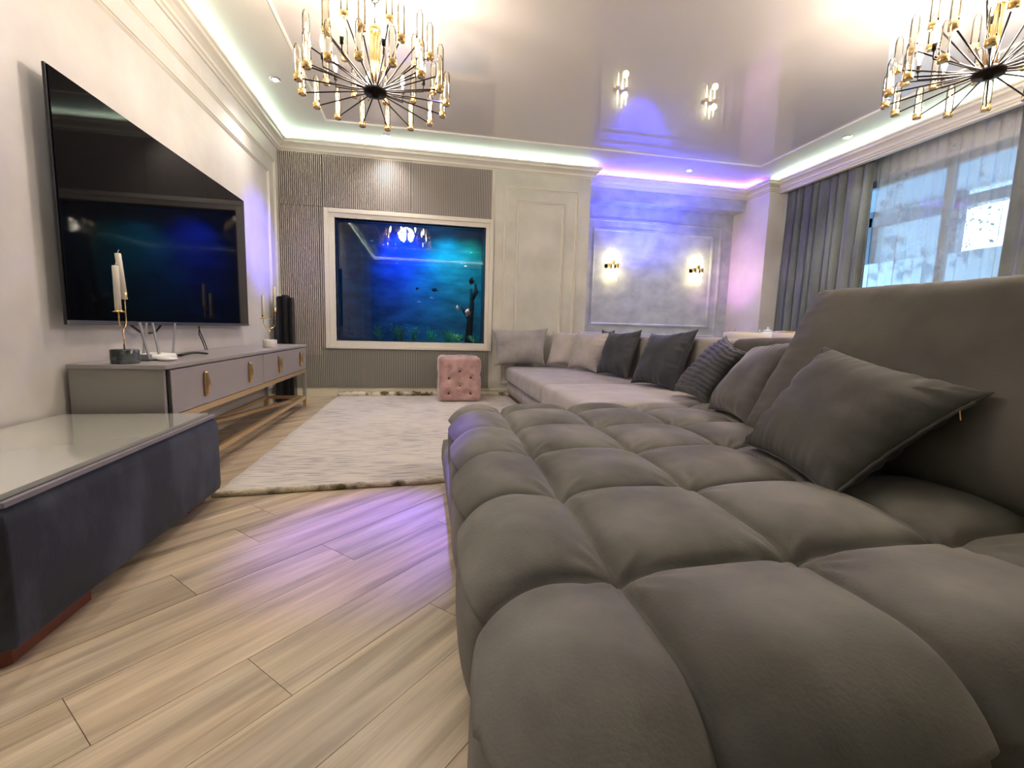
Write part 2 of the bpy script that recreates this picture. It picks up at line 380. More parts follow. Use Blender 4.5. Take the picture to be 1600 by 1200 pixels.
# ---------------------------------------------------------------- the room
XL, YB, XR, XW, ZC, YR = -1.58, 5.70, 4.57, 4.95, 2.90, -3.2
XC, YN, XN, YP = 2.04, 6.20, 4.43, 5.50      # column edge, niche back, niche right side, pier front
GX0, GX1, GZ0, GZ1 = -1.0, .735, .655, 2.05  # aquarium glass
floor = struct('floor', box(XL-.1, XW+.1, YR-.1, YN+.1, -.12, -.012), 'grout')
W = .2; Lp = 1.2
def clip(poly, x0, x1, y0, y1):
    for ax, v, s in ((0, x0, 1), (0, x1, -1), (1, y0, 1), (1, y1, -1)):
        out = []
        for i in range(len(poly)):
            a, b = poly[i-1], poly[i]; ia = (a[ax]-v)*s >= 0; ib = (b[ax]-v)*s >= 0
            if ia != ib:
                t = (v-a[ax])/(b[ax]-a[ax]); out.append((a[0]+t*(b[0]-a[0]), a[1]+t*(b[1]-a[1])))
            if ib: out.append(b)
        poly = out
        if not poly: return poly
    return poly
known = {-1.73: .566, -1.53: .99, -1.13: .52, -.93: .96, -1.33: 1.42}
q2 = 1/math.sqrt(2); rows = range(-36, 38)
for k in rows:
    t0 = -.93+W*k; t0r = round(t0, 2)
    s0 = known.get(t0r, random.choice([0, .3, .4, .6, .8, .9])+random.random()*.15)
    for j in range(-6, 9):
        a = s0+Lp*j+.0008; b = s0+Lp*(j+1)-.0008; t = t0+.0008; t1 = t0+W-.0008
        poly = [((s_+t_)*q2, (s_-t_)*q2) for s_, t_ in ((a, t), (a, t1), (b, t1), (b, t))]
        poly = clip(poly, XL, XW, YR, YN)
        if len(poly) < 3: continue
        xs = [p[0] for p in poly]; ys = [p[1] for p in poly]
        if (max(xs)-min(xs)) < .03 or (max(ys)-min(ys)) < .03: continue
        n = len(poly); dz = random.uniform(-.0004, .0004)
        mb = MB(); mb.add([(x, y, -.012) for x, y in poly]+[(x, y, dz) for x, y in poly],
                          [tuple(range(n))[::-1], tuple(range(n, 2*n))]+[(i, (i+1) % n, n+(i+1) % n, n+i) for i in range(n)])
        me = mb.mesh('floor_plank'); bm = bmesh.new(); bm.from_mesh(me); bmesh.ops.recalc_face_normals(bm, faces=bm.faces); bm.to_mesh(me); bm.free()
        obj('floor_plank', me, 'wood', floor)

wl = struct('wall_left', box(XL-.15, XL, YR-.15, YB+.7, 0, ZC+.1), 'plaster')
struct('wall_molding', molding(0, XL, -1.0, 5.32, .28, 2.40, 1), 'cream', wl)
struct('wall_molding', molding(0, XL, -1.2, 5.53, .16, 2.56, 1), 'cream', wl)
b = MB()
b.box(XL-.1, GX0, YB, YB+.12, 0, ZC+.1).box(GX1, XC, YB, YB+.12, 0, ZC+.1).box(GX0, GX1, YB, YB+.12, 0, GZ0).box(GX0, GX1, YB, YB+.12, GZ1, ZC+.1)
b.box(XC-.12, XC, YB+.12, YN, 0, ZC+.1)
wb = struct('wall_back', b, 'cream')
col = struct('column_plaster_panel', box(.84, XC+.004, YB-.006, YB, .10, 2.72), mat('column_plaster', (.56, .54, .48), .45, c2=(.68, .66, .60), scale=2.5, bump=.15, bscale=14), wb)
struct('wall_molding', molding(1, YB-.006, .95, 1.89, .15, 2.555, -1), 'cream', wb)
struct('wall_molding', molding(1, YB-.006, 1.11, 1.72, .30, 2.41, -1), 'cream', wb)
wn_ = struct('wall_niche', box(XC-.1, XW+.1, YN, YN+.15, 0, ZC+.1), 'plaster_blue')
struct('wall_molding', molding(1, YN, 2.29, 4.13, .94, 2.265, -1), 'plaster_blue', wn_)
struct('wall_molding', molding(1, YN, 2.17, 4.26, .80, 2.395, -1), 'plaster_blue', wn_)
struct('wall_pier', box(XN, XW, YP, YN, 0, ZC+.1), 'plaster')
struct('trim_2', box(XC, XN, 5.95, YN, 2.57, ZC), 'plaster_blue')['label'] = 'boxed beam across the top of the niche'
# right wall with the window opening
WY0, WY1, WZ0, WZ1 = 2.75, 4.85, .25, 2.60
b = MB(); b.box(XW, XW+.15, YR-.15, WY0, 0, ZC+.1).box(XW, XW+.15, WY1, YN+.1, 0, ZC+.1).box(XW, XW+.15, WY0, WY1, 0, WZ0).box(XW, XW+.15, WY0, WY1, WZ1, ZC+.1)
struct('wall_right', b, 'plaster')
struct('wall_rear', box(XL-.1, XW+.1, YR-.15, YR, 0, ZC+.1), mat('darkened_rear_wall', (.20, .19, .18), .5))  # unseen wall, colour darkened to cut light thrown back onto the sofa front
struct('pelmet', box(XR, XR+.05, YR, YP, 2.70, ZC), 'cream')
# ceiling: matte border, glossy stretch field, thin bright bead
CX0, CX1, CY0, CY1 = -.985, 4.04, -1.2, 5.22
b = MB(); b.box(XL, CX0, YR, YN, ZC, ZC+.1).box(CX1, XW, YR, YN, ZC, ZC+.1).box(CX0, CX1, YR, CY0, ZC, ZC+.1).box(CX0, CX1, CY1, YN, ZC, ZC+.1)
ceil = struct('ceiling', b, 'white_ceiling')
struct('stretch_film', box(CX0, CX1, CY0, CY1, ZC+.006, ZC+.03), 'stretch', ceil)
struct('ceiling_bead', sweep([(CX0, CY0), (CX0, CY1), (CX1, CY1), (CX1, CY0)], [(-.008, ZC-.006), (.008, ZC-.006), (.008, ZC+.006), (-.008, ZC+.006)], True), mat('bead_white', (.85, .82, .74), .4), ceil)
prof = [(0, 2.72), (.012, 2.72), (.02, 2.737), (.032, 2.742), (.036, 2.765), (.06, 2.785), (.085, 2.796), (.09, 2.818), (.105, 2.823), (.105, 2.843), (0, 2.843)]
path = [(XL, YR), (XL, YB), (XC, YB), (XC, 5.95), (XN, 5.95), (XN, YP), (XR, YP), (XR, YR)]
struct('trim_1', sweep(path, prof, True), 'cream')['label'] = 'stepped cream cornice'
lp = [(.018, 2.845), (.034, 2.845), (.034, 2.853), (.018, 2.853)]
st = obj('led_strip', sweep([(XC, YB), (XL, YB), (XL, YR), (XR, YR), (XR, YP-.02)][::-1][::-1], [(-a, z) for a, z in lp]), 'led')
tag(st, 'mint white glowing strip along the tops of the cornices', 'led strip')
st = obj('led_strip', sweep([(XC+.02, 5.75), (XC+.02, 5.95), (XN, 5.95), (XN, 5.66)], lp), 'led_v')
tag(st, 'violet blue glowing strip above the niche beam', 'led strip')
st = obj('led_strip', sweep([(XC+.02, 5.75), (XC+.02, 5.95), (XN, 5.95), (XN, 5.66)], [(.04, 2.845), (.05, 2.845), (.05, 2.853), (.04, 2.853)]), emit('led_strip_white', (.9, .9, 1), 5))
tag(st, 'thin white glowing strip in front of the violet strip above the niche', 'led strip')
bp_ = [(0, 0), (.016, 0), (.016, .075), (.010, .088), (.006, .10), (0, .10)]
struct('baseboard_left', sweep([(XL, YR), (XL, YB)], bp_), 'base_cream')
struct('baseboard_back', sweep([(XL, YB), (XC, YB), (XC, YN), (XN, YN), (XN, YP)], bp_), 'base_cream')

# slatted panels round the tank
def slat_panel(x0, x1, z0, z1, m, y=YB, step=.0202, th=.02):
    p = struct('slat_panel', box(x0, x1, y-.008, y, z0, z1), 'slat_back', wb)
    b = MB(); n = int((x1-x0)/step); s = (x1-x0)/n
    for i in range(n): b.box(x0+i*s+.0048, x0+(i+1)*s-.0042, y-.008-th, y-.008, z0, z1)
    o = obj('slats', b, m, p); o['kind'] = 'stuff'
slat_panel(-1.575, -1.125, 2.155, 2.72, 'slat'); slat_panel(-1.115, -.155, 2.155, 2.72, 'slat', YB-.008); slat_panel(-.147, .80, 2.155, 2.72, 'slat')
slat_panel(-1.575, -1.165, .485, 2.148, 'slat', YB-.01); slat_panel(-1.575, .80, .10, .56, 'slat_low')
slat_panel(-1.163, -1.12, .565, 2.148, 'slat', YB-.002)

# ---------------------------------------------------------------- downlights
first = None
for i, (x, y) in enumerate(SPOTS+SPOTS_NEAR[:0]):
    lab = ['round ceiling spotlight above the television wall, leftmost', 'ceiling spotlight above the slatted panels', 'ceiling spotlight in the violet glow before the niche', 'ceiling spotlight above the grey curtains at the right'][i]
    if not first:
        first = t = thing('ceiling_spotlight', lab, 'spotlight', (x, y, ZC), 'recessed ceiling spotlights')
        obj('trim_ring', MB().lathe([(.028, -.001), (.03, -.008), (.042, -.006), (.045, 0)], n=28, cap=False), 'chrome', t)
        obj('lens', MB().lathe([(.0, -.016), (.015, -.013), (.027, -.003)], n=20, cap=False), 'spot_e', t)
    else: copy_tree(first, (x, y, ZC), label=lab)

# ---------------------------------------------------------------- chandeliers
def chandelier(loc, label, rz):
    t = thing('chandelier', label, 'chandelier', loc, 'crystal chandeliers', (0, 0, rz))
    H = ZC-loc[2]
    cn = obj('canopy', MB().lathe([(.0, H-.115), (.022, H-.11), (.03, H-.095), (.062, H-.07), (.075, H-.03), (.075, H)], n=28), 'chrome', t)
    obj('stem', MB().tube([(0, 0, .36), (0, 0, H-.1)], .006), 'chrome', t)
    obj('hub', MB().lathe([(0, -.035), (.02, -.033), (.024, -.02), (.066, -.016), (.07, -.004), (.07, .012), (.045, .02), (.02, .04), (.02, .05)], n=28), 'bronze', t)
    rods = MB()
    for k in range(8):
        a = 2*PI*k/8; rods.tube([(.025*math.cos(a), .025*math.sin(a), .02), (.022*math.cos(a), .022*math.sin(a), .36)], .005, 6)
    rods.lathe([(.03, .34), (.034, .35), (.034, .37), (.01, .385)], n=16)
    obj('center_column', rods, 'gold', t)
    cap = MB().lathe([(0, -.004), (.021, -.004), (.024, 0), (.024, .028), (.021, .030)], n=14).mesh('gold_cup')
    tube_ = MB().lathe([(.0205, .0), (.0205, .125), (.014, .15), (.002, .155)], n=12, cap=False).mesh('crystal_tube')
    bulb = MB().lathe([(.005, .0), (.007, .03), (.0145, .055), (.012, .082), (.002, .115)], n=10).mesh('candle_bulb')
    sm = MB().lathe([(.002, .02), (.006, .04), (.006, .07), (.002, .1)], n=8).mesh('filament_bulb')
    cap.materials.append(M['gold']); tube_.materials.append(M['crystal']); bulb.materials.append(M['bulb']); sm.materials.append(M['bulb'])
    def arm(a, r, dz, z0, kind):
        e = Vector((r*math.cos(a), r*math.sin(a), dz)); s = Vector((.05*math.cos(a), .05*math.sin(a), z0))
        b = MB()
        if kind == 'bulb':
            m_ = Vector((e.x, e.y, dz-.07)); b.tube([s, m_-Vector((0, 0, .0)), m_+Vector((0, 0, .012)), e], .0042, 6)
        else: b.tube([s, e], .0042, 6)
        o = obj('arm', b, 'bronze', t)
        if kind == 'bulb':
            q = obj('candle_bulb', bulb, None, o, loc=e)
            obj('bulb_holder', MB().lathe([(.011, -.03), (.012, .006)], n=10), 'bronze', o, loc=e)
        else:
            obj('gold_cup', cap, None, o, loc=e+Vector((.012*math.cos(a), .012*math.sin(a), -.012)))
            obj('crystal_tube', tube_, None, o, loc=e+Vector((.012*math.cos(a), .012*math.sin(a), .03)))
            if kind == 'lit': obj('filament_bulb', sm, None, o, loc=e+Vector((.012*math.cos(a), .012*math.sin(a), .02)))
    for k in range(16): arm(2*PI*k/16+.1, .425, -.035, 0, 'lit' if k % 4 == 1 else 'tube')
    for k in range(12): arm(2*PI*k/12+.25, .385, .125, .01, 'lit' if k % 4 == 2 else 'tube')
    for k in range(7): arm(2*PI*k/7+.4, .27, .27, .02, 'tube')
    for k in range(8): arm(2*PI*k/8+.05, .30, .14, .01, 'bulb')
    return t
chandelier((-.3, 3.15, 2.28), 'gold and crystal chandelier with dark spokes, near the left television wall', .2)
chandelier((3.0, 2.14, 2.29), 'gold and crystal chandelier cut off by the right edge, near the curtains', .5)

# ---------------------------------------------------------------- aquarium
aq = thing('aquarium', 'large built-in blue lit aquarium in a cream frame on the slatted wall', 'aquarium', (0, YB, 0))
def frame_mb(x0, x1, z0, z1, X0, X1, Z0, Z1, y0, y1):
    b = MB(); b.box(X0, x0, y0, y1, Z0, Z1).box(x1, X1, y0, y1, Z0, Z1).box(x0, x1, y0, y1, Z0, z0).box(x0, x1, y0, y1, z1, Z1); return b
obj('frame', frame_mb(GX0-.065, GX1+.045, GZ0-.055, GZ1+.05, -1.115, .825, .565, 2.148, -.045, 0), 'cream', aq, bevel=.004)
obj('inner_frame', frame_mb(GX0, GX1, GZ0, GZ1, GX0-.07, GX1+.05, GZ0-.06, GZ1+.055, -.028, .1), 'cream', aq, bevel=.003)
b = MB(); TD = .62
b.box(GX0-.05, GX0-.03, .12, TD, GZ0-.05, GZ1+.15).box(GX1+.03, GX1+.05, .12, TD, GZ0-.05, GZ1+.15).box(GX0-.05, GX1+.05, .12, TD, GZ0-.07, GZ0-.05).box(GX0-.05, GX1+.05, .12, TD, GZ1+.15, GZ1+.17)
obj('tank', b, 'tank_in', aq)
obj('tank_backdrop', box(GX0-.05, GX1+.05, TD, TD+.02, GZ0-.07, GZ1+.17), 'tank_back', aq)
obj('glass_pane', box(GX0-.02, GX1+.02, .102, .110, GZ0-.02, GZ1+.02), 'tank_glass', aq)
b = MB(); P = []
for i in range(40):
    for j in range(14):
        x = GX0-.03+(GX1-GX0+.06)*i/39; y = .125+(TD-.13)*j/13
        P.append((x, y, GZ0-.03+.05*j/13+.02*noise.noise(Vector((x*5, y*5, 0)))))
b.grid(P, 40, 14); obj('gravel_bed', b, 'gravel', aq)['kind'] = 'stuff'
# water surface bar lamps inside the hood
for x0, x1, c, s in ((-.55, -.15, (.02, .25, 1), 5), (.02, .42, (.25, .9, 1), 3)):
    obj('tank_lamp', box(x0, x1, .25, .34, GZ1+.10, GZ1+.13), emit('tank_lamp_glow', c, s), aq)
light('tank_blue', 'SPOT', (-.32, YB+.16, GZ1+.06), 70, (.0, .07, 1), .06, (-.26, YB+.62, 1.70), 80, 1)
light('tank_teal', 'SPOT', (.26, YB+.16, GZ1+.06), 62, (.0, .55, .55), .06, (.30, YB+.62, 1.55), 85, 1)
light('tank_green', 'SPOT', (.60, YB+.16, GZ1+.06), 34, (.02, .62, .25), .06, (.56, YB+.62, 1.5), 90, 1)
light('pink_fish_fill', 'SPOT', (.48, YB+.13, GZ1+.06), 260, (1, .45, .25), .03, (.50, YB+.21, 1.0), 16, 1)  # added warm spot that brings out the pink fish
def plant(x, y, h, n, m, name='water_plant'):
    b = MB(); z0 = GZ0-.01
    for k in range(n):
        a = random.random()*6.28; l = h*random.uniform(.5, 1); sp = random.uniform(.02, .08)
        x1 = x+math.cos(a)*sp; y1 = y+math.sin(a)*sp*.6
        for q in range(5):
            t = (q+1)/5; cx = x+(x1-x)*t*1.2; cy = y+(y1-y)*t; cz = z0+l*t; s = .014
            r1 = random.random()*6.28; dx, dz = math.cos(r1)*s, math.sin(r1)*s
            b.add([(cx-dx, cy, cz-dz), (cx+dz*.5, cy+.005, cz-dx*.5), (cx+dx, cy, cz+dz), (cx-dz*.5, cy-.005, cz+dx*.5)], [(0, 1, 2, 3)])
        b.tube([(x, y, z0), (x1, y1, z0+l)], .0015, 4)
    o = obj(name, b, m, aq); o['kind'] = 'stuff'
for x, y, h, n, m in ((.30, .25, .16, 34, 'plant'), (.42, .3, .12, 20, 'plant'), (-.12, .3, .20, 20, 'plant'), (-.35, .4, .24, 22, 'plant'), (-.26, .28, .22, 10, 'plant_y'), (-.55, .4, .2, 18, 'plant'), (.1, .42, .18, 14, 'plant'), (.64, .3, .1, 12, 'plant')): plant(x, y, h, n, m)
b = MB(); b.tube([(.58, .4, GZ0), (.6, .38, .95), (.62, .36, 1.15), (.60, .34, 1.35)], [.05, .04, .03, .012]).tube([(.6, .38, .95), (.52, .36, 1.05), (.48, .34, 1.12)], [.03, .02, .008]).tube([(.61, .36, 1.2), (.67, .36, 1.32), (.66, .35, 1.42)], [.03, .028, .01])
obj('driftwood', b, 'driftwood', aq)
def fish_mesh(L, H, T):
    b = MB(); n = 10; m = 10; P = []
    for i in range(n+1):
        u = i/n; w_ = math.sin(PI*min(1, u*1.05))**.7*(1-.25*u)
        for k in range(m):
            a = 2*PI*k/m; P.append((-L/2+L*.82*u, T/2*w_*math.cos(a), H/2*w_*math.sin(a)))
    fs = [(i*m+k, i*m+(k+1) % m, (i+1)*m+(k+1) % m, (i+1)*m+k) for i in range(n) for k in range(m)]
    b.add(P, fs, True)
    t = .002
    b.add([(L*.28, -t, 0), (L*.5, 0, H*.38), (L*.42, 0, 0), (L*.5, 0, -H*.38), (L*.28, t, 0)], [(0, 1, 2), (0, 2, 3), (4, 2, 1), (4, 3, 2)])
    b.add([(-L*.15, -t, H*.42), (L*.05, 0, H*.62), (L*.18, 0, H*.3), (-L*.15, t, H*.42)], [(0, 1, 2), (3, 2, 1)])
    return b.mesh('fish')
fm = {'d': fish_mesh(.11, .10, .03), 's': fish_mesh(.075, .028, .014), 'k': fish_mesh(.12, .06, .025)}
def fish(x, z, kind, m, lab, y=.3, rz=0, ry=0, sc=1):
    me = fm[kind].copy(); me.materials.clear(); me.materials.append(M[m])
    o = D.objects.new('fish', me); COL.objects.link(o); o.location = (x, YB+y, z); o.rotation_euler = (0, ry, rz); o.scale = (sc,)*3
    tag(o, lab, 'fish', 'fish in the aquarium')
fish(.42, 1.085, 'd', 'fish_pink', 'salmon pink disc fish, smaller left one of the pink pair', .2, 1.1, R(-15), .85)
fish(.555, 1.03, 'd', 'fish_pink', 'pale pink disc fish, larger right one of the pair', .2, .8, R(10), 1.15)
fish(.14, 1.30, 'k', 'fish_dark', 'dark fish swimming right of the middle of the tank', .2, .2, R(8), .8)
fish(-.08, 1.315, 'k', 'fish_dark', 'small dark fish in the middle of the blue water', .25, .4, R(-20), .55)
fish(.10, 1.205, 's', 'fish_silver', 'silver fish just below the dark fish', .2, .1, R(8), .9)
fish(-.055, 1.15, 's', 'fish_silver', 'silver fish in the lower middle of the tank', .2, .1, 0, .8)
fish(-.62, 1.86, 's', 'fish_silver', 'silver fish high in the left of the tank', .25, .3, R(5), .7)
fish(.52, 1.61, 's', 'fish_silver', 'silver fish high near the right edge of the tank', .2, .2, R(-2), .8)
fish(.58, 1.78, 's', 'fish_silver', 'tilted silver fish in the top right of the tank', .2, .2, R(-30), .7)
fish(-.33, 1.62, 's', 'fish_silver', 'small silver fish in the bright blue upper water', .3, .2, 0, .55)
fish(.06, .83, 's', 'fish_silver', 'little silver fish low above the plants', .2, .9, R(40), .6)
fish(.60, 1.43, 'd', 'fish_dark', 'round dark fish by the driftwood at the right', .22, .6, 0, 1.0)

# ---------------------------------------------------------------- television
tv = thing('television', 'large black wall television on the left wall', 'television', (XL+.02, 3.38, .808))
obj('screen', box(.044, .050, -1.045, 1.047, .022, 1.056), 'black_gloss', tv)
obj('wall_mount', box(-.018, .032, -.4, .4, .25, .8), 'black_plastic', tv)
obj('housing', box(.032, .044, -1.053, 1.053, .0, 1.062), 'black_plastic', tv, bevel=.003)
obj('bottom_bezel', box(.044, .053, -1.05, 1.05, .002, .020), 'tvedge', tv)

# ---------------------------------------------------------------- media console
FX, BX = -1.17, -1.56
cs = thing('media_console', 'long taupe lacquered console with gold handles under the television', 'console', (0, 0, 0))
obj('body', box(BX, FX-.025, 2.40, 4.955, .395, .612), 'console_side', cs)
obj('near_side_panel', box(BX, FX-.012, 2.375, 2.398, .385, .612), 'console_side', cs, bevel=.002)
obj('top_panel', box(BX, FX+.004, 2.365, 4.975, .613, .633), 'console', cs, bevel=.002)
obj('gap_shade_strip', box(FX-.03, FX-.006, 2.399, 2.412, .39, .611), 'dark', cs)  # solid black strip standing in for the shade inside the gap
for i, (y0, y1) in enumerate(((2.415, 3.688), (3.694, 4.955))):
    d = obj('drawer', box(FX-.022, FX, y0, y1, .392, .606), 'console', cs, bevel=.0015)
    for yh in ((2.74, 3.39), (4.05, 4.71))[i]:
        b = MB(); n = 14; P = []
        for k in range(n+1):
            u = k/n; z = .435+.135*u; f = math.sin(PI*u); s = .003+.013*max(0, f)**2.2+.004*f
            P += [(FX+.004, yh-.006-s*.2, z), (FX+.022+.004*f, yh-.003, z), (FX+.022+.004*f, yh+s, z), (FX+.004, yh+s*.8, z)]
        fs = [(k*4+a, k*4+(a+1) % 4, (k+1)*4+(a+1) % 4, (k+1)*4+a) for k in range(n) for a in range(4)]+[(3, 2, 1, 0), (n*4, n*4+1, n*4+2, n*4+3)]
        b.add(P, fs, True); b.box(FX-.001, FX+.006, yh-.003, yh+.004, .45, .455).box(FX-.001, FX+.006, yh-.003, yh+.004, .55, .555)
        obj('handle', b, 'gold', d)
obj('top_rail', MB().box(FX-.03, FX-.002, 2.39, 4.96, .355, .388).box(BX, FX-.03, 4.93, 4.96, .355, .388).box(BX, BX+.03, 2.39, 4.96, .355, .388).box(BX, FX-.03, 2.39, 2.42, .355, .388), 'goldp', cs)
for x in (FX-.016, BX+.02):
    for y, s in ((4.93, -1), (2.43, 1)):
        b = MB(); b.add([(x-.014, y-.012, .08), (x+.014, y-.012, .08), (x+.014, y+.028*1, .08), (x-.014, y+.028, .08), (x-.016, y-.035*(-s), .356), (x+.016, y-.035*(-s), .356), (x+.016, y+.03, .356), (x-.016, y+.03, .356)] if s < 0 else
                        [(x-.014, y-.028, .08), (x+.014, y-.028, .08), (x+.014, y+.012, .08), (x-.014, y+.012, .08), (x-.016, y-.03, .356), (x+.016, y-.03, .356), (x+.016, y+.035, .356), (x-.016, y+.035, .356)],
                        [(0, 3, 2, 1), (4, 5, 6, 7), (0, 1, 5, 4), (1, 2, 6, 5), (2, 3, 7, 6), (3, 0, 4, 7)])
        lg = obj('leg', b, 'console_side', cs)
        y0 = y+.008 if s < 0 else y-.008
        obj('gold_foot', box(x-.015, x+.015, y0-.021, y0+.021, 0, .082), 'goldp', lg)
obj('lower_rail', MB().box(FX-.03, FX-.002, 2.43, 4.93, .085, .115).box(BX, BX+.028, 2.43, 4.93, .085, .115).box(BX, FX-.03, 4.915, 4.945, .085, .115).box(BX, FX-.03, 2.415, 2.445, .085, .115), 'goldp', cs)
obj('diagonal_stretcher', MB().bar((FX-.03, 4.91, .101), (BX+.04, 3.68, .101), .028, .026).bar((BX+.04, 3.68, .1), (FX-.03, 2.45, .1), .028, .026), 'goldp', cs)

# things on the console
def candelabra(loc, lab, base, rot, c1h, c2h, s=1.0):
    t = thing('candle_holder', lab, 'candle holder', loc, rot=(0, 0, rot)); t.scale = (s, s, s)
    obj('base', MB().lathe([(0, 0), (.052, 0), (.055, .004), (.055, .062), (.052, .066), (0, .066)], n=32), base, t)
    b = MB(); b.tube([(0, 0, .06), (0, 0, .16)], .0035)
    arc = [(0, .0+.05*math.sin(a), .205-.045*math.cos(a)) for a in [i*PI/2/8 for i in range(9)]]
    arc = [(0, 0, .15)]+arc+[(0, .05, .25), (0, .05, .30)]
    b.tube(arc, .0032)
    arc2 = [(0, -.045*math.sin(a), .205-.045*math.cos(a)) for a in [i*PI/2/8 for i in range(9)]]+[(0, -.045, .235)]
    arc2 = arc2[:-1]+[(0, -.045, .24)]
    b.tube(arc2, .0032)
    b.tube([(0, -.045, .24), (0, .05, .24)], .0025)
    b.lathe([(.0, .238), (.024, .238), (.024, .242), (.011, .243), (.012, .272), (.010, .272)], (0, -.045, 0), 18)
    b.lathe([(.0, .298), (.010, .298), (.012, .30), (.012, .33), (.010, .33)], (0, .05, 0), 18)
    obj('gold_stem', b, 'gold', t)
    return t
def candle(loc, h, lab, r=.0115, tilt=(0, 0, 0)):
    t = thing('taper_candle', lab, 'candle', loc, 'ivory taper candles', tilt)
    obj('wax_body', MB().lathe([(0, 0), (r, .001), (r*.98, h-.004), (r*.86, h), (0, h+.001)], n=16), 'wax', t)
    obj('wick', MB().tube([(0, 0, h-.002), (.002, .001, h+.009), (.006, .003, h+.016)], .0013, 5), 'wax', t)
candelabra((-1.37, 2.445, .633), 'gold candle holder on a round black marble base, nearer end of console', 'marble', R(14), .2, .2)
import math as _m
def hold(loc, rz, ly, lz): return (loc[0]-_m.sin(rz)*ly, loc[1]+_m.cos(rz)*ly, loc[2]+lz)
L1 = (-1.37, 2.445, .633)
candle(hold(L1, R(14), -.045, .2432), .20, 'shorter ivory candle in the black marble holder', .0125)
candle(hold(L1, R(14), .05, .2985), .21, 'taller ivory candle in the black marble holder', .0125, (R(2), R(-3), 0))
L2 = (-1.28, 4.22, .633)
candelabra(L2, 'gold candle holder on a round white base, far end of console', 'white_plastic', R(-50), .2, .2)
candle(hold(L2, R(-50), -.045, .2432), .19, 'shorter ivory candle in the white based holder')
candle(hold(L2, R(-50), .05, .2985), .21, 'taller ivory candle in the white based holder')
rt = thing('router', 'white wireless router with upright grey antennas on the console', 'router', (-1.41, 2.72, .633))
b = MB(); P = []
obj('case', MB().lathe([(0, .002), (.10, .002), (.118, .012), (.11, .03), (.05, .036), (0, .037)], n=28), 'white_plastic', rt)
obj('case_front', box(-.02, .06, -.115, -.098, .004, .032), 'router_side', rt)
for x, y, tx, ty in ((.06, -.12, -.02, -.025), (.0, -.06, .015, .02), (.075, -.055, -.02, -.01), (.06, .10, .01, .02)):
    obj('antenna', MB().bar((x, y, .01), (x+tx, y+ty, .19), .015, .007, (1, 0, 0)), 'grey_plastic', rt, bevel=.002)
pk = obj('remote_puck', MB().lathe([(0, 0), (.03, 0), (.045, .008), (.042, .014), (.02, .02), (0, .021)], n=28), 'white_plastic', loc=(-1.29, 2.64, .633))
tag(pk, 'small white oval gadget in front of the router', 'gadget')
b = MB(); P = []; n = 16
for i in range(n+1):
    u = i/n; y = -.11+.22*u; z = .008+.010*math.sin(PI*u)
    for k in range(8): a = 2*PI*k/8; P.append((.02*math.cos(a), y, z+.007*math.sin(a)))
b.add(P, [(i*8+k, i*8+(k+1) % 8, (i+1)*8+(k+1) % 8, (i+1)*8+k) for i in range(n) for k in range(8)]+[tuple(range(8))[::-1], tuple(n*8+k for k in range(8))], True)
rm = obj('remote_control', b, 'black_plastic', loc=(-1.34, 3.02, .634), rot=(0, 0, R(-12))); tag(rm, 'curved black remote control lying on the console', 'remote control')
b = MB(); b.tube([(-1.53, 3.55, .804), (-1.525, 3.56, .76), (-1.52, 3.60, .70), (-1.515, 3.63, .637)], .0035, 6).tube([(-1.53, 3.56, .804), (-1.53, 3.55, .75), (-1.52, 3.57, .70), (-1.515, 3.60, .637)], .0035, 6)
tag(obj('tv_cable', b, 'black_plastic'), 'pair of thin black cables hanging below the television', 'cable')
obj('stand_bracket', MB().tube([(-1.535-XL-.02, -.58, .004), (.03, -.51, -.035), (.03, -.46, -.05)], .006, 6), 'black_plastic', tv)
obj('stand_bracket', MB().tube([(.03, -.42, -.045), (.03, -.35, -.035), (.035, -.30, .004)], .006, 6), 'black_plastic', tv)
# black folded panels in the corner
fp = thing('folded_panel', 'tall black folded panels standing in the corner behind the console', 'panel', (-1.485, 5.36, 0))
for i, (x0, x1, y0, y1, h, sl) in enumerate(((-.05, .0, -.16, .0, 1.13, .05), (.004, .05, -.05, .10, 1.14, .0), (.054, .085, .02, .14, 1.12, .0))):
    b = MB(); v = [(x0, y0, .001), (x1, y0, .001), (x1, y1, .001), (x0, y1, .001), (x0, y0, h-sl), (x1, y0, h-sl*.3), (x1, y1, h), (x0, y1, h)]
    b.add(v, [(0, 3, 2, 1), (4, 5, 6, 7), (0, 1, 5, 4), (1, 2, 6, 5), (2, 3, 7, 6), (3, 0, 4, 7)]); obj('panel', b, 'black_plastic', fp, bevel=.004)

# ---------------------------------------------------------------- coffee table
ct = thing('coffee_table', 'low slate velvet coffee table with reflecting glass top at the left', 'table', (0, 0, 0))
TX0, TX1, TY0, TY1 = -1.56, -.945, 1.18, 2.355
def table_skirt():
    b = MB(); ch = .06
    def ring(o, z): # outline with the near right corner cut
        return [(TX0, TY0+ -o, z), (TX1-ch, TY0-o, z), (TX1+o, TY0+ch*.55, z), (TX1+o, TY1-.02, z), (TX1-.02+o, TY1+o, z), (TX0, TY1+o, z)]
    rs = [ring(-.03, .05), ring(-.005, .05), ring(0, .075), ring(.0, .34), ring(-.006, .375), ring(-.02, .395), ring(-.03, .40)]
    n = 6; vs_ = [p for r in rs for p in r]
    fs = [(i*n+k, i*n+(k+1) % n, (i+1)*n+(k+1) % n, (i+1)*n+k) for i in range(len(rs)-1) for k in range(n)]+[tuple(range(n))[::-1], tuple((len(rs)-1)*n+k for k in range(n))]
    return b.add(vs_, fs)
sk = obj('padded_skirt', table_skirt(), 'table_velvet', ct, bevel=.012, seg=3)
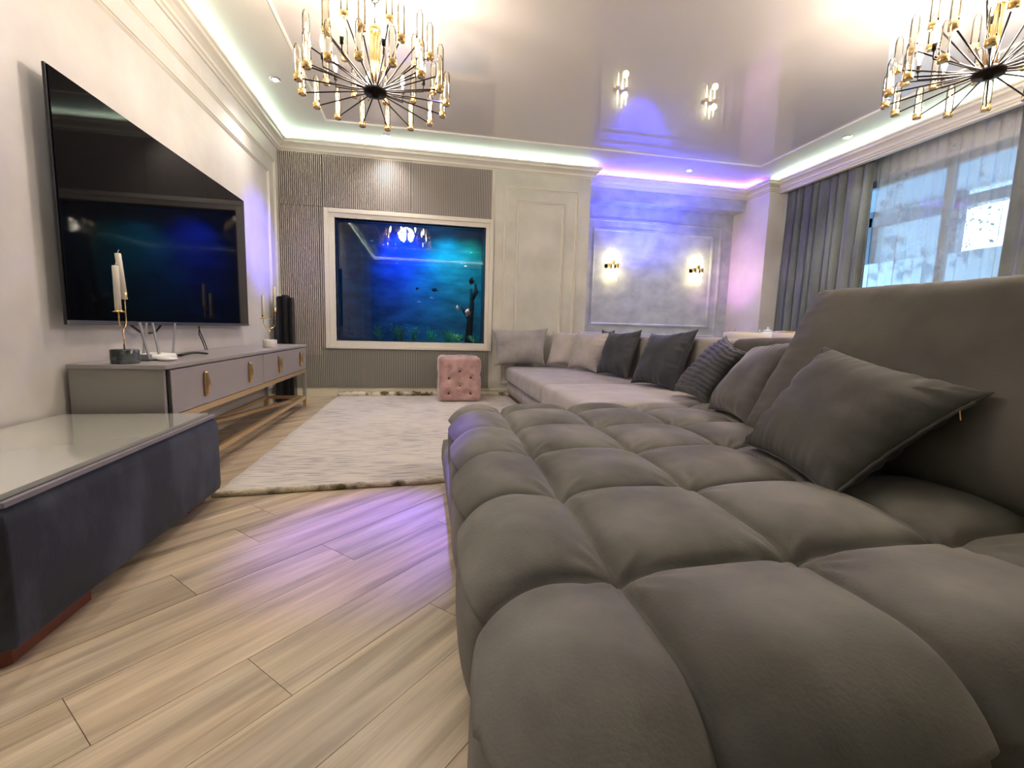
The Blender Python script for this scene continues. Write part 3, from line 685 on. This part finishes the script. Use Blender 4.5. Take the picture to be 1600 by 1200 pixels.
obj('piping', sweep([(TX0, TY0+.02), (TX1-.06, TY0+.02), (TX1-.02, TY0+.05), (TX1-.02, TY1-.03), (TX0, TY1-.03)][::-1], [(-.012, .396), (.006, .396), (.008, .404), (0, .410), (-.010, .408)]), 'table_piping', ct)
b = MB(); pts = [(TX0, TY0+.03), (TX1-.08, TY0+.03), (TX1-.045, TY0+.06), (TX1-.04, TY1-.03), (TX0, TY1-.03)]; n = 5
b.add([(x, y, .402) for x, y in pts]+[(x, y, .416) for x, y in pts], [tuple(range(n))[::-1], tuple(range(n, 2*n))]+[(i, (i+1) % n, n+(i+1) % n, n+i) for i in range(n)])
obj('glass_top', b, 'table_top', ct)
b = MB(); b.box(TX0+.02, TX1-.14, TY0+.02, TY0+.12, .03, .078).box(TX0+.02, TX1-.06, TY1-.12, TY1-.02, .03, .078)
pts = [(TX0+.02, TY0+.02), (TX1-.07, TY0+.015), (TX1-.03, TY0+.05), (TX1-.03, TY0+.32), (TX1-.10, TY0+.32), (TX0+.02, TY0+.32)]; n = 6
b = MB(); b.add([(x, y, .002) for x, y in pts]+[(x, y, .052) for x, y in pts], [tuple(range(n)), tuple(range(n, 2*n))[::-1]]+[(i, (i+1) % n, n+(i+1) % n, n+i) for i in range(n)])
obj('wooden_foot', b, 'red_wood', ct)
obj('wooden_foot', box(TX0+.02, TX1-.06, TY1-.2, TY1-.05, .002, .052), 'red_wood', ct)

# ---------------------------------------------------------------- rug
rg = thing('rug', 'pale distressed rug with a curled brown edge on the wooden floor', 'rug', (0, 0, 0))
RX0, RX1 = -1.0, 1.045
b = MB(); P = []; nu, nv = 60, 90
def rug_y0(x): return 2.36+.085*(x-RX0)/1.1+.012*noise.noise(Vector((x*3, 0, 3)))
for i in range(nu+1):
    for j in range(nv+1):
        x = RX0+.012*noise.noise(Vector((0, j*.2, 7)))+(RX1-RX0)*i/nu; y0 = rug_y0(x); y = y0+(5.62-y0)*j/nv
        e = min(i, nu-i, j, nv-j)
        P.append((x, y, (.016 if e > 0 else .001)+.0025*noise.noise(Vector((x*4, y*4, 0)))*(e > 0)))
b.grid(P, nu+1, nv+1); 
o = obj('pile', b, 'rug', rg)
for p_ in o.data.polygons: pass
o.data.flip_normals()
def fringe(ptsf, r0, seed):
    b = MB(); random.seed(seed); pts = []; rs = []
    n = 160
    for i in range(n+1):
        u = i/n; x, y = ptsf(u); k = noise.noise(Vector((x*14, seed, 0))); k2 = noise.noise(Vector((x*30, seed+5, 0)))
        pts.append((x, y+.006*k2, r0*.8+.004*k)); rs.append(r0*(1+.45*k+.3*k2))
    return b.tube(pts, rs, 10)
obj('curled_edge', fringe(lambda u: (RX0+(RX1-RX0)*u, rug_y0(RX0+(RX1-RX0)*u)), .017, 1), 'fringe', rg)
obj('curled_edge', fringe(lambda u: (RX0+.02+(RX1-RX0)*u, 5.63), .034, 2), 'fringe', rg)

# ---------------------------------------------------------------- pink pouf
pf = thing('pouf', 'pink velvet cube pouf with tufted buttons below the aquarium', 'pouf', (0, 0, 0))
px0, px1, py0, py1, pz1 = .165, .635, 5.10, 5.53, .50
btn = [(u, v) for u, v in ((.24, .80), (.76, .80), (.5, .72), (.24, .56), (.76, .58), (.5, .40), (.24, .22), (.76, .22))]
def pd(q, n_):
    d = 0
    if n_.y < -.5: uv = ((q.x-px0)/(px1-px0), (q.z)/pz1)
    elif abs(n_.x) > .5: uv = ((q.y-py0)/(py1-py0), q.z/pz1)
    elif n_.z > .5: uv = ((q.x-px0)/(px1-px0), (q.y-py0)/(py1-py0))
    else: return 0
    for (u, v) in btn:
        r2 = ((uv[0]-u)**2+(uv[1]-v)**2)
        d -= .028*math.exp(-r2/.0035)
    # pinch pleats between buttons
    d += .010*noise.noise(Vector((q.x*11, q.y*11, q.z*11)))+.004*noise.noise(Vector((q.x*34, q.y*34, q.z*34)))
    return d
obj('body', rbox_mesh((px0, py0, .02), (px1, py1, pz1+.02), .045, .012, pd), 'pink', pf)
for u, v in btn[2:]:
    obj('button', MB().lathe([(0, -.006), (.010, -.004), (.012, .002)], n=12), 'button', pf, loc=(px0+u*(px1-px0), py0+.022, v*pz1), rot=(R(-90), 0, 0))

# ---------------------------------------------------------------- sofa
sf = thing('corner_sofa', 'large grey corner sofa with tufted chaise in front and pale seats behind', 'sofa', (0, 0, 0))
CXa, CXb, CYa, CYb, CZ = .12, 1.93, .40, 2.68, .338
sx = [.385, .785, 1.21, 1.62]; sy = [.785, 1.215, 1.64, 2.06, 2.46]
def near(c, seams, lo, hi):
    """0 at a seam, 1 in the middle of a pad; outer rim counts as no seam"""
    xs = [lo-.37+(.0)]+seams+[hi+.2]
    for i in range(len(xs)-1):
        if xs[i] <= c <= xs[i+1]:
            hw = (xs[i+1]-xs[i])/2; s = 1-abs(c-(xs[i]+xs[i+1])/2)/hw
            return s
    return 1
def puff(s): return (max(0, 1-(1-s)**2.8))**.50
def tuft(q, n_):
    yq = q.y-.10*(q.x-.385)*max(0, min(.5, 1.2-q.y)); nx, ny = near(q.x, sx, CXa, CXb), near(yq, sy, CYa, CYb); ax, ay = puff(nx), puff(ny)
    wx = 1-abs(n_.x)**2; wy = 1-abs(n_.y)**2     # on side faces only the crossing seams run down
    a = ax*wx+(1-wx); b_ = ay*wy+(1-wy)
    A = .088 if n_.z > -.1 else .03
    if n_.z < .5: A = .06
    d = A*(.44*a*b_+.28*(a+b_))
    gx = math.exp(-(nx/.045)**2)*wx; gy = math.exp(-(ny/.045)**2)*wy; d -= .010*max(gx, gy)
    # gathers round the tuft points
    if n_.z > .3:
        dx = min(abs(q.x-s) for s in sx); dy = min(abs(q.y-s) for s in sy); r_ = math.hypot(dx, dy)
        if r_ < .16:
            ang = math.atan2(dy, dx)
            d += .0035*math.sin(ang*11+noise.noise(q*9)*3)*math.exp(-((r_-.06)/.045)**2)
    d += .004*noise.noise(q*5)
    return d
me = rbox_mesh((CXa+.02, CYa+.04, .055), (CXb, CYb-.03, CZ), .115, .0078, tuft)
me.v = [(x+.035*(y-1.1)*max(0, min(1, (1.9-x)/1.2)), y, z) for x, y, z in me.v]
obj('tufted_chaise', me, 'velvet', sf)
obj('chaise_base', rbox_mesh((CXa-.015, CYa+.05, .03), (CXb+.03, CYb-.02, .20), .025, .05), 'velvet', sf)
obj('chaise_foot', MB().box(.2, .28, .55, .63, 0, .03).box(.2, .28, 2.2, 2.28, 0, .03).box(1.7, 1.78, 2.4, 2.48, 0, .03).box(1.7, 1.78, .55, .63, 0, .03), 'dark', sf)
# pale run of seats along the right
def soft(q, n_): return .012*noise.noise(q*2.2)+.004*noise.noise(q*7)
def crown(x0, x1, y0, y1, A):
    def f(q, n_):
        u = (q.x-x0)/(x1-x0)*2-1; v = (q.y-y0)/(y1-y0)*2-1
        return (A*(1-u*u)*(1-v*v) if n_.z > .2 else 0)+.008*noise.noise(q*2.5)+.003*noise.noise(q*8)
    return f
obj('seat_cushion', rbox_mesh((.99, 3.74, .195), (2.12, 5.60, .385), .055, .028, crown(.99, 2.12, 3.74, 5.6, .012)), 'light_fabric', sf)
obj('seat_cushion', rbox_mesh((.975, 2.70, .175), (2.12, 3.735, .392), .055, .028, crown(.97, 2.12, 2.7, 3.73, .014)), 'light_fabric2', sf)['label'] = 'paler seat cushion'
for y0, y1 in ((2.72, 3.55), (3.56, 4.70), (4.71, 5.58)):
    obj('seat_base', rbox_mesh((1.025, y0, .055), (2.10, y1, .20), .012, .06), 'light_fabric', sf)
obj('plinth', box(1.06, 2.2, 2.75, 5.56, 0, .056), 'red_wood', sf)['label'] = 'dark wooden plinth'
obj('backrest', rbox_mesh((2.10, 2.70, .05), (2.34, 5.66, .815), .05, .035, soft), 'sofa_back', sf)['label'] = 'beige backrest'
obj('backrest', rbox_mesh((1.97, .32, .05), (2.24, 2.69, .828), .05, .035, soft), 'velvet_back', sf)['label'] = 'dark grey backrest behind the chaise'

# ---------------------------------------------------------------- pillows
def pillow(name, C4, t, m, lab, seed=0, wr=.006, pinch=.12, n=56, ruch=0, ex=2.6, group='loose sofa pillows', crease=1.0, zmin=None, fold=0):
    """C4 = corners BL, BR, TR, TL (world); front side faces the camera"""
    BL, BR, TR, TL = [Vector(c) for c in C4]; ctr = (BL+BR+TR+TL)/4
    nrm = ((BR-BL).cross(TL-BL)+(TL-TR).cross(BR-TR)).normalized()
    if nrm.dot(Vector((0, 0, .84))-ctr) < 0: nrm = -nrm
    def base(u, v):
        # concave edges, pointed corners
        uu = u*(1-pinch*(1-v*v)**1.0*abs(u)**3); vv = v*(1-pinch*(1-u*u)*abs(v)**3)
        a, b_ = (uu+1)/2, (vv+1)/2
        return BL*(1-a)*(1-b_)+BR*a*(1-b_)+TR*a*b_+TL*(1-a)*b_
    b = MB(); P = []; hw = ((BR-BL).length+(TR-TL).length)/4; hh = ((TL-BL).length+(TR-BR).length)/4
    for side in (1, -1):
        P = []
        for i in range(n+1):
            for j in range(n+1):
                u = -1+2*i/n; v = -1+2*j/n
                u = math.sin(u*PI/2)*.35+u*.65; v = math.sin(v*PI/2)*.35+v*.65
                th = (max(0, 1-abs(u)**ex)*max(0, 1-abs(v)**ex))**.55*t/2
                # a soft fill sags: more thickness low
                th *= 1.0-.12*v
                p = base(u, v)
                q = Vector((u*hw*2+seed*3.7, v*hh*2, side*3.0+seed))
                k = noise.noise(Vector((q.x*3.2, q.y*3.2, q.z)))
                e = max(abs(u), abs(v)); ew = e**5*(1-e**14)
                # folds run from the edges inwards
                if abs(u) > abs(v): fr = noise.noise(Vector((q.x*2.0, q.y*15, seed)))
                else: fr = noise.noise(Vector((q.x*15, q.y*2.0, seed+9)))
                dd = wr*k*1.6*min(1, th/(t*.2))+wr*2.0*crease*fr*ew
                if ruch:
                    ph = q.y*ruch+2.2*noise.noise(Vector((q.x*2.4, q.y*1.8, seed)))+.9*noise.noise(Vector((q.x*7, q.y*4, 2)))
                    dd += .014*(abs(math.sin(ph))**.7)*min(1, th/(t*.12))
                if fold: dd += fold*math.exp(-((v+.72+.18*u)/.05)**2)*(1 if u > -.7 else 0)-fold*math.exp(-((v+.84+.1*u)/.04)**2)
                p = p+nrm*side*(th+dd*min(1, th/(t*.06)+.02))
                if zmin is not None and p.z < zmin: p.z = zmin+(p.z-zmin)*.1
                P.append(p-ctr)
        if side == 1: b.grid(P, n+1, n+1)
        else:
            o = len(b.v); b.v += [tuple(a) for a in P]
            for i in range(n):
                for j in range(n): b.f.append((o+i*(n+1)+j, o+(i+1)*(n+1)+j, o+(i+1)*(n+1)+j+1, o+i*(n+1)+j+1)); b.smooth.append(True)
    me = b.mesh(name); bm = bmesh.new(); bm.from_mesh(me); bmesh.ops.remove_doubles(bm, verts=bm.verts, dist=.0004)
    bmesh.ops.recalc_face_normals(bm, faces=bm.faces); bm.to_mesh(me); bm.free()
    t_ = thing(name, lab, 'pillow' if name != 'back_cushion' else 'cushion', tuple(ctr), group)
    o = obj('cover', me, m, t_)
    # piped seam
    pts = [base(u, v)-ctr for u, v in [(-1+2*k/24, -1) for k in range(24)]+[(1, -1+2*k/24) for k in range(24)]+[(1-2*k/24, 1) for k in range(24)]+[(-1, 1-2*k/24) for k in range(25)]]
    if zmin is not None: pts = [Vector((p.x, p.y, max(p.z, zmin-ctr.z+.003))) for p in pts]
    obj('seam', MB().tube(pts, .0028, 5), m, t_)
    return t_, base, nrm, ctr
pillow('throw_pillow', ((.84, 5.46, .40), (1.48, 5.50, .415), (1.53, 5.60, .865), (.82, 5.60, .83)), .20, 'light_pillow', 'wide pale grey pillow leaning on the wall beside the aquarium frame', 1, zmin=None)
pillow('throw_pillow', ((1.50, 5.52, .41), (1.80, 5.24, .41), (1.92, 5.34, .83), (1.60, 5.62, .83)), .14, 'cream_pillow', 'small pale pillow in the far corner, second from the wall', 2)
pillow('throw_pillow', ((1.70, 5.26, .40), (1.84, 4.70, .40), (2.04, 4.78, .84), (1.84, 5.36, .84)), .17, 'cream_pillow', 'creased cream pillow left of the dark pillows', 3, wr=.009, crease=1.6)
pillow('throw_pillow', ((2.03, 5.20, .46), (2.05, 4.86, .45), (2.10, 4.86, .86), (2.09, 5.20, .87)), .06, 'charcoal', 'dark pillow mostly hidden behind the creased cream pillow', 8)
pillow('throw_pillow', ((1.82, 4.64, .40), (1.93, 4.12, .40), (2.10, 4.20, .87), (1.96, 4.68, .84)), .18, 'charcoal', 'charcoal pillow between the cream pillow and the larger charcoal one', 4, wr=.008, crease=1.4)
pillow('throw_pillow', ((1.80, 3.76, .40), (1.92, 3.22, .40), (2.09, 3.24, .88), (1.98, 3.78, .835)), .19, 'charcoal', 'larger charcoal pillow alone on the paler seat cushion', 5, wr=.008, crease=1.3)
pillow('throw_pillow', ((1.80, 3.04, .43), (1.74, 2.56, .40), (1.93, 2.46, .74), (2.06, 2.86, .835)), .17, 'ruched', 'ruched dark grey pillow with rows of pleats', 6, ruch=46, wr=.006)
pillow('throw_pillow', ((1.66, 2.42, .405), (1.55, 1.92, .40), (1.78, 1.86, .84), (1.90, 2.34, .775)), .19, 'velvet_purple', 'dusky grey velvet pillow beside the ruched pillow', 7, wr=.009, crease=1.0)
pillow('throw_pillow', ((1.24, 1.56, .42), (1.115, 1.04, .40), (1.52, .965, .705), (1.52, 1.52, .81)), .18, 'velvet_pillow', 'big taupe pillow with a brass zip in the foreground', 9, wr=.008, crease=1.8, n=90, pinch=.09, zmin=.405)
bc, bbase, bn, bctr = pillow('back_cushion', ((1.50, 1.90, .40), (1.50, .42, .40), (1.86, .42, 1.04), (1.80, 1.86, 1.055)), .20, 'velvet_back', 'tall square back cushion at the right edge of the sofa', 10, wr=.007, pinch=.02, n=80, ex=5, group=None)
# zip with a brass pull along the right side of the big pillow
zp = [t_ for t_ in D.objects if t_.get('label', '').startswith('big taupe pillow')][0]
A_, B_ = Vector((1.115, 1.04, .41))-zp.location, Vector((1.52, .965, .705))-zp.location
pts = [A_.lerp(B_, k/20)+Vector((-.012, -.006, .004*math.sin(k*1.3)-.03*math.sin(PI*k/20)*0)) for k in range(1, 20)]
def edge_pt(v):
    # same concave edge as the cover, right side (u = 1)
    TRv, BRv, TLv, BLv = Vector((1.52, .965, .705)), Vector((1.115, 1.04, .40)), Vector((1.52, 1.52, .81)), Vector((1.24, 1.56, .42))
    u = 1-.09*(1-v*v); a, b_ = (u+1)/2, (v+1)/2
    p = BLv*(1-a)*(1-b_)+BRv*a*(1-b_)+TRv*a*b_+TLv*(1-a)*b_
    p.z = max(p.z, .41); return p-zp.location
obj('zip_cord', MB().tube([edge_pt(-.9+1.7*k/24)+Vector((.0, -.004, .0015*math.sin(k*2.1))) for k in range(25)], .0055, 8), 'velvet_pillow', zp)
q_ = edge_pt(.62)
obj('zip_pull', MB().bar(q_+Vector((-.004, -.012, .004)), q_+Vector((-.002, -.016, -.022)), .008, .003), 'gold', zp)['label'] = 'brass zip pull'


# ---------------------------------------------------------------- sconces
def sconce(loc, lab):
    t = thing('wall_sconce', lab, 'wall lamp', loc, 'crystal wall sconces')
    obj('back_plate', MB().box(-.105, .10, .0, .012, -.035, .025), 'gold', t, bevel=.003)
    b = MB()
    for x, dz in ((-.06, 0), (0, .04), (.06, .0)):
        b.box(x-.02, x+.02, -.075, -.035, dz-.03, dz+.03); b.tube([(x, 0, dz), (x, -.05, dz)], .006)
    obj('bracket', b, 'gold', t, bevel=.004)
    for x, dz in ((-.06, 0), (0, .04), (.06, .0)):
        obj('crystal_spike', MB().lathe([(.011, .03), (.012, .06), (.009, .11), (.001, .20)], (x, -.055, dz), 10), 'sconce_e', t)
        obj('crystal_spike', MB().lathe([(.001, -.20), (.009, -.10), (.012, -.055), (.011, -.03)], (x, -.055, dz), 10), 'sconce_e', t)
    for z in (.12, -.14): light('sconce_glow', 'POINT', (loc[0], loc[1]-.15, loc[2]+z), .75, (1, .80, .30), .04)
sconce((2.58, YN, 1.76), 'gold sconce with glowing crystal spikes, left one in the niche')
sconce((3.88, YN, 1.76), 'gold sconce with glowing crystal spikes, right one in the niche')

# ---------------------------------------------------------------- curtains and window
def curtain_mesh(y0, y1, z0, z1, x, amp, per, seed, n=None, flare=.0):
    ir = 1.0 if per > .1 else .3
    b = MB(); n = n or int((y1-y0)/per*12); m = 26; P = []
    for i in range(n+1):
        u = i/n; ph = u*(y1-y0)/per*2*PI+(1.6+5*(per > .1))*noise.noise(Vector((u*5, seed, 0)))
        for j in range(m+1):
            v = j/m; a = amp*(.45+.75*(1-v))*(1+.9*noise.noise(Vector((u*9, seed, 4))))
            P.append((x+a*math.sin(ph+.5*noise.noise(Vector((u*3, v*2, seed))))+.012*noise.noise(Vector((u*14, v*3, seed))),
                      y0+(y1-y0)*u+flare*(1-v)*(u-.5)+a*.35*math.cos(ph*1.0), z0+(z1-z0)*v))
    b.grid(P, n+1, m+1); return b
def curtain(name, lab, cat, y0, y1, amp, per, seed, m, x=4.76, z1=2.86, flare=0):
    o = obj(name, curtain_mesh(y0, y1, .015, z1, x, amp, per, seed, flare=flare), m)
    if m != 'sheer': o.modifiers.new('s', 'SOLIDIFY').thickness = .004
    tag(o, lab, cat); return o
curtain('drape', 'heavy grey green drape gathered beside the niche pier', 'curtain', 4.30, 5.46, .055, .13, 3, 'curtain', 4.69)
curtain('drape', 'heavy grey drape at the right edge of the picture', 'curtain', 1.9, 3.10, .045, .17, 8, 'curtain', 4.74)
curtain('sheer_curtain', 'embroidered sheer curtain over the bright window', 'sheer curtain', 3.09, 4.36, .028, .095, 5, 'sheer', 4.80)
wd = struct('window_1', MB().box(XW+.04, XW+.10, WY0, WY0+.07, WZ0, WZ1).box(XW+.04, XW+.10, WY1-.07, WY1, WZ0, WZ1).box(XW+.04, XW+.10, WY0, WY1, WZ0, WZ0+.07).box(XW+.04, XW+.10, WY0, WY1, WZ1-.07, WZ1).box(XW+.04, XW+.10, 3.74, 3.80, WZ0, WZ1), mat('grey_window_frame', (.16, .19, .22), .4))
struct('pane', box(XW+.065, XW+.072, WY0+.05, 3.77, WZ0+.05, WZ1-.05), 'pane', wd)
struct('pane', box(XW+.065, XW+.072, 3.775, WY1-.05, WZ0+.05, WZ1-.05), 'pane', wd)
# veranda outside
vr = thing('outside_veranda', 'pale blue veranda with dark posts seen through the sheer curtain', 'veranda', (6, 4, 0))
def vb(name, x0, x1, y0, y1, z0, z1, m): obj(name, box(x0-6, x1-6, y0-4, y1-4, z0, z1), m, vr)
vb('deck', 5.1, 7.1, .5, 8.5, -.1, 0, 'ver_wall'); vb('roof', 5.1, 7.3, .5, 8.5, 2.83, 2.85, 'ver_roof')
vb('blind', 7.12, 7.16, 5.25, 8.5, 2.03, 2.82, 'ver_blind'); vb('blind', 7.12, 7.16, .5, 3.2, 2.03, 2.82, 'ver_blind')
vb('low_wall', 7.0, 7.1, .5, 8.5, 0, 2.03, 'ver_wall'); vb('beam', 6.95, 7.1, .5, 8.5, 2.60, 2.74, 'ver_dark')
for y in (5.08, 6.3, 3.3): vb('post', 6.95, 7.08, y, y+.12, 2.03, 2.83, 'ver_dark')
b = MB(); random.seed(4)
for k in range(2600):
    y = random.choice([random.gauss(3.9, .35), random.gauss(3.7, .5), random.gauss(6.6, .5)]); x = 8.3+random.random()*.8; z = random.uniform(.0, 3.8)
    s = random.uniform(.02, .05); a = Vector([random.gauss(0, 1) for _ in range(3)]).normalized(); c_ = a.orthogonal().normalized(); d_ = a.cross(c_)
    p = Vector((x, y, z)); b.add([p-c_*s, p-d_*s*.5, p+c_*s, p+d_*s*.5], [(0, 1, 2, 3)])
b.tube([(8.7, 3.9, 0), (8.7, 3.9, 2.5)], .08).tube([(8.7, 6.6, 0), (8.7, 6.6, 2.5)], .08)
t = obj('garden_tree', b, 'foliage'); tag(t, 'dark leafy trees beyond the veranda', 'tree'); t['kind'] = 'stuff'

# ---------------------------------------------------------------- dining corner behind the sofa
dt = thing('dining_table', 'black topped dining table behind the sofa backrest', 'table', (4.05, 5.02, 0))
obj('table_top', box(-.45, .45, -.36, .36, .745, .775), 'black_top', dt, bevel=.006)
obj('pedestal', MB().lathe([(.3, 0), (.3, .02), (.08, .05), (.06, .4), (.09, .72), (.2, .746)], n=28), 'black_plastic', dt)
tp = thing('teapot', 'white porcelain pot with a lid on the dining table', 'pot', (4.17, 5.0, .775))
obj('pot_body', MB().lathe([(.03, 0), (.055, .01), (.068, .05), (.06, .085), (.045, .1)], n=24), 'porcelain', tp)
obj('pot_lid', MB().lathe([(.048, .1), (.04, .112), (.012, .12), (.008, .13), (.012, .138), (0, .143)], n=20), 'porcelain', tp)
tp.scale = (1.25, 1.25, 1.25)
obj('spout', MB().tube([(-.055, 0, .05), (-.085, 0, .08), (-.095, 0, .115)], [.014, .010, .008], 10), 'porcelain', tp)
fl = thing('gold_flower', 'small gilded flower ornament on the dining table', 'ornament', (3.75, 5.12, .775))
b = MB()
for k in range(9):
    a = k*2*PI/9; r = .05+.015*(k % 2); b.tube([(0, 0, .02), (r*.5*math.cos(a), r*.5*math.sin(a), .09), (r*math.cos(a), r*math.sin(a), .12+.02*(k % 3))], [.003, .006, .001], 6)
b.lathe([(0, 0), (.03, 0), (.025, .012), (.006, .03), (.004, .06), (0, .06)], n=14)
obj('gilded_petals', b, 'gold', fl)
def chair(loc, rz, lab, rim):
    t = thing('dining_chair', lab, 'chair', loc, 'dining chairs behind the sofa', (0, 0, rz))
    obj('seat', rbox_mesh((-.24, -.22, .40), (.24, .24, .48), .035, .04), 'cream_leather', t)
    b = MB(); n = 24; P = []; m = 8
    for i in range(n+1):
        a = PI*(1-i/n); 
        for j in range(m+1):
            v = j/m; z = .46+v*(.40+.02*math.sin(a)); P.append((.25*math.cos(a), .05+.22*math.sin(a), z))
    b.grid(P, n+1, m+1); o = obj('backrest', b, 'cream_leather', t); md = o.modifiers.new('s', 'SOLIDIFY'); md.thickness = .035; md.offset = 0
    if rim: obj('gold_rim', MB().tube([(.255*math.cos(PI*(1-i/n)), .05+.225*math.sin(PI*(1-i/n)), .865+.02*math.sin(PI*(1-i/n))) for i in range(n+1)], .010), 'gold', t)
    for sx_ in (-1, 1):
        for sy_ in (-1, 1): obj('leg', MB().tube([(.2*sx_, .18*sy_+.01, .41), (.235*sx_, .22*sy_+.01, 0)], [.014, .009], 8), 'gold', t)
chair((3.45, 4.35, 0), R(110), 'cream upholstered chair back seen over the sofa, left one', False)
chair((3.55, 3.75, 0), R(95), 'cream chair with a gold rimmed back, beside the big back cushion', True)
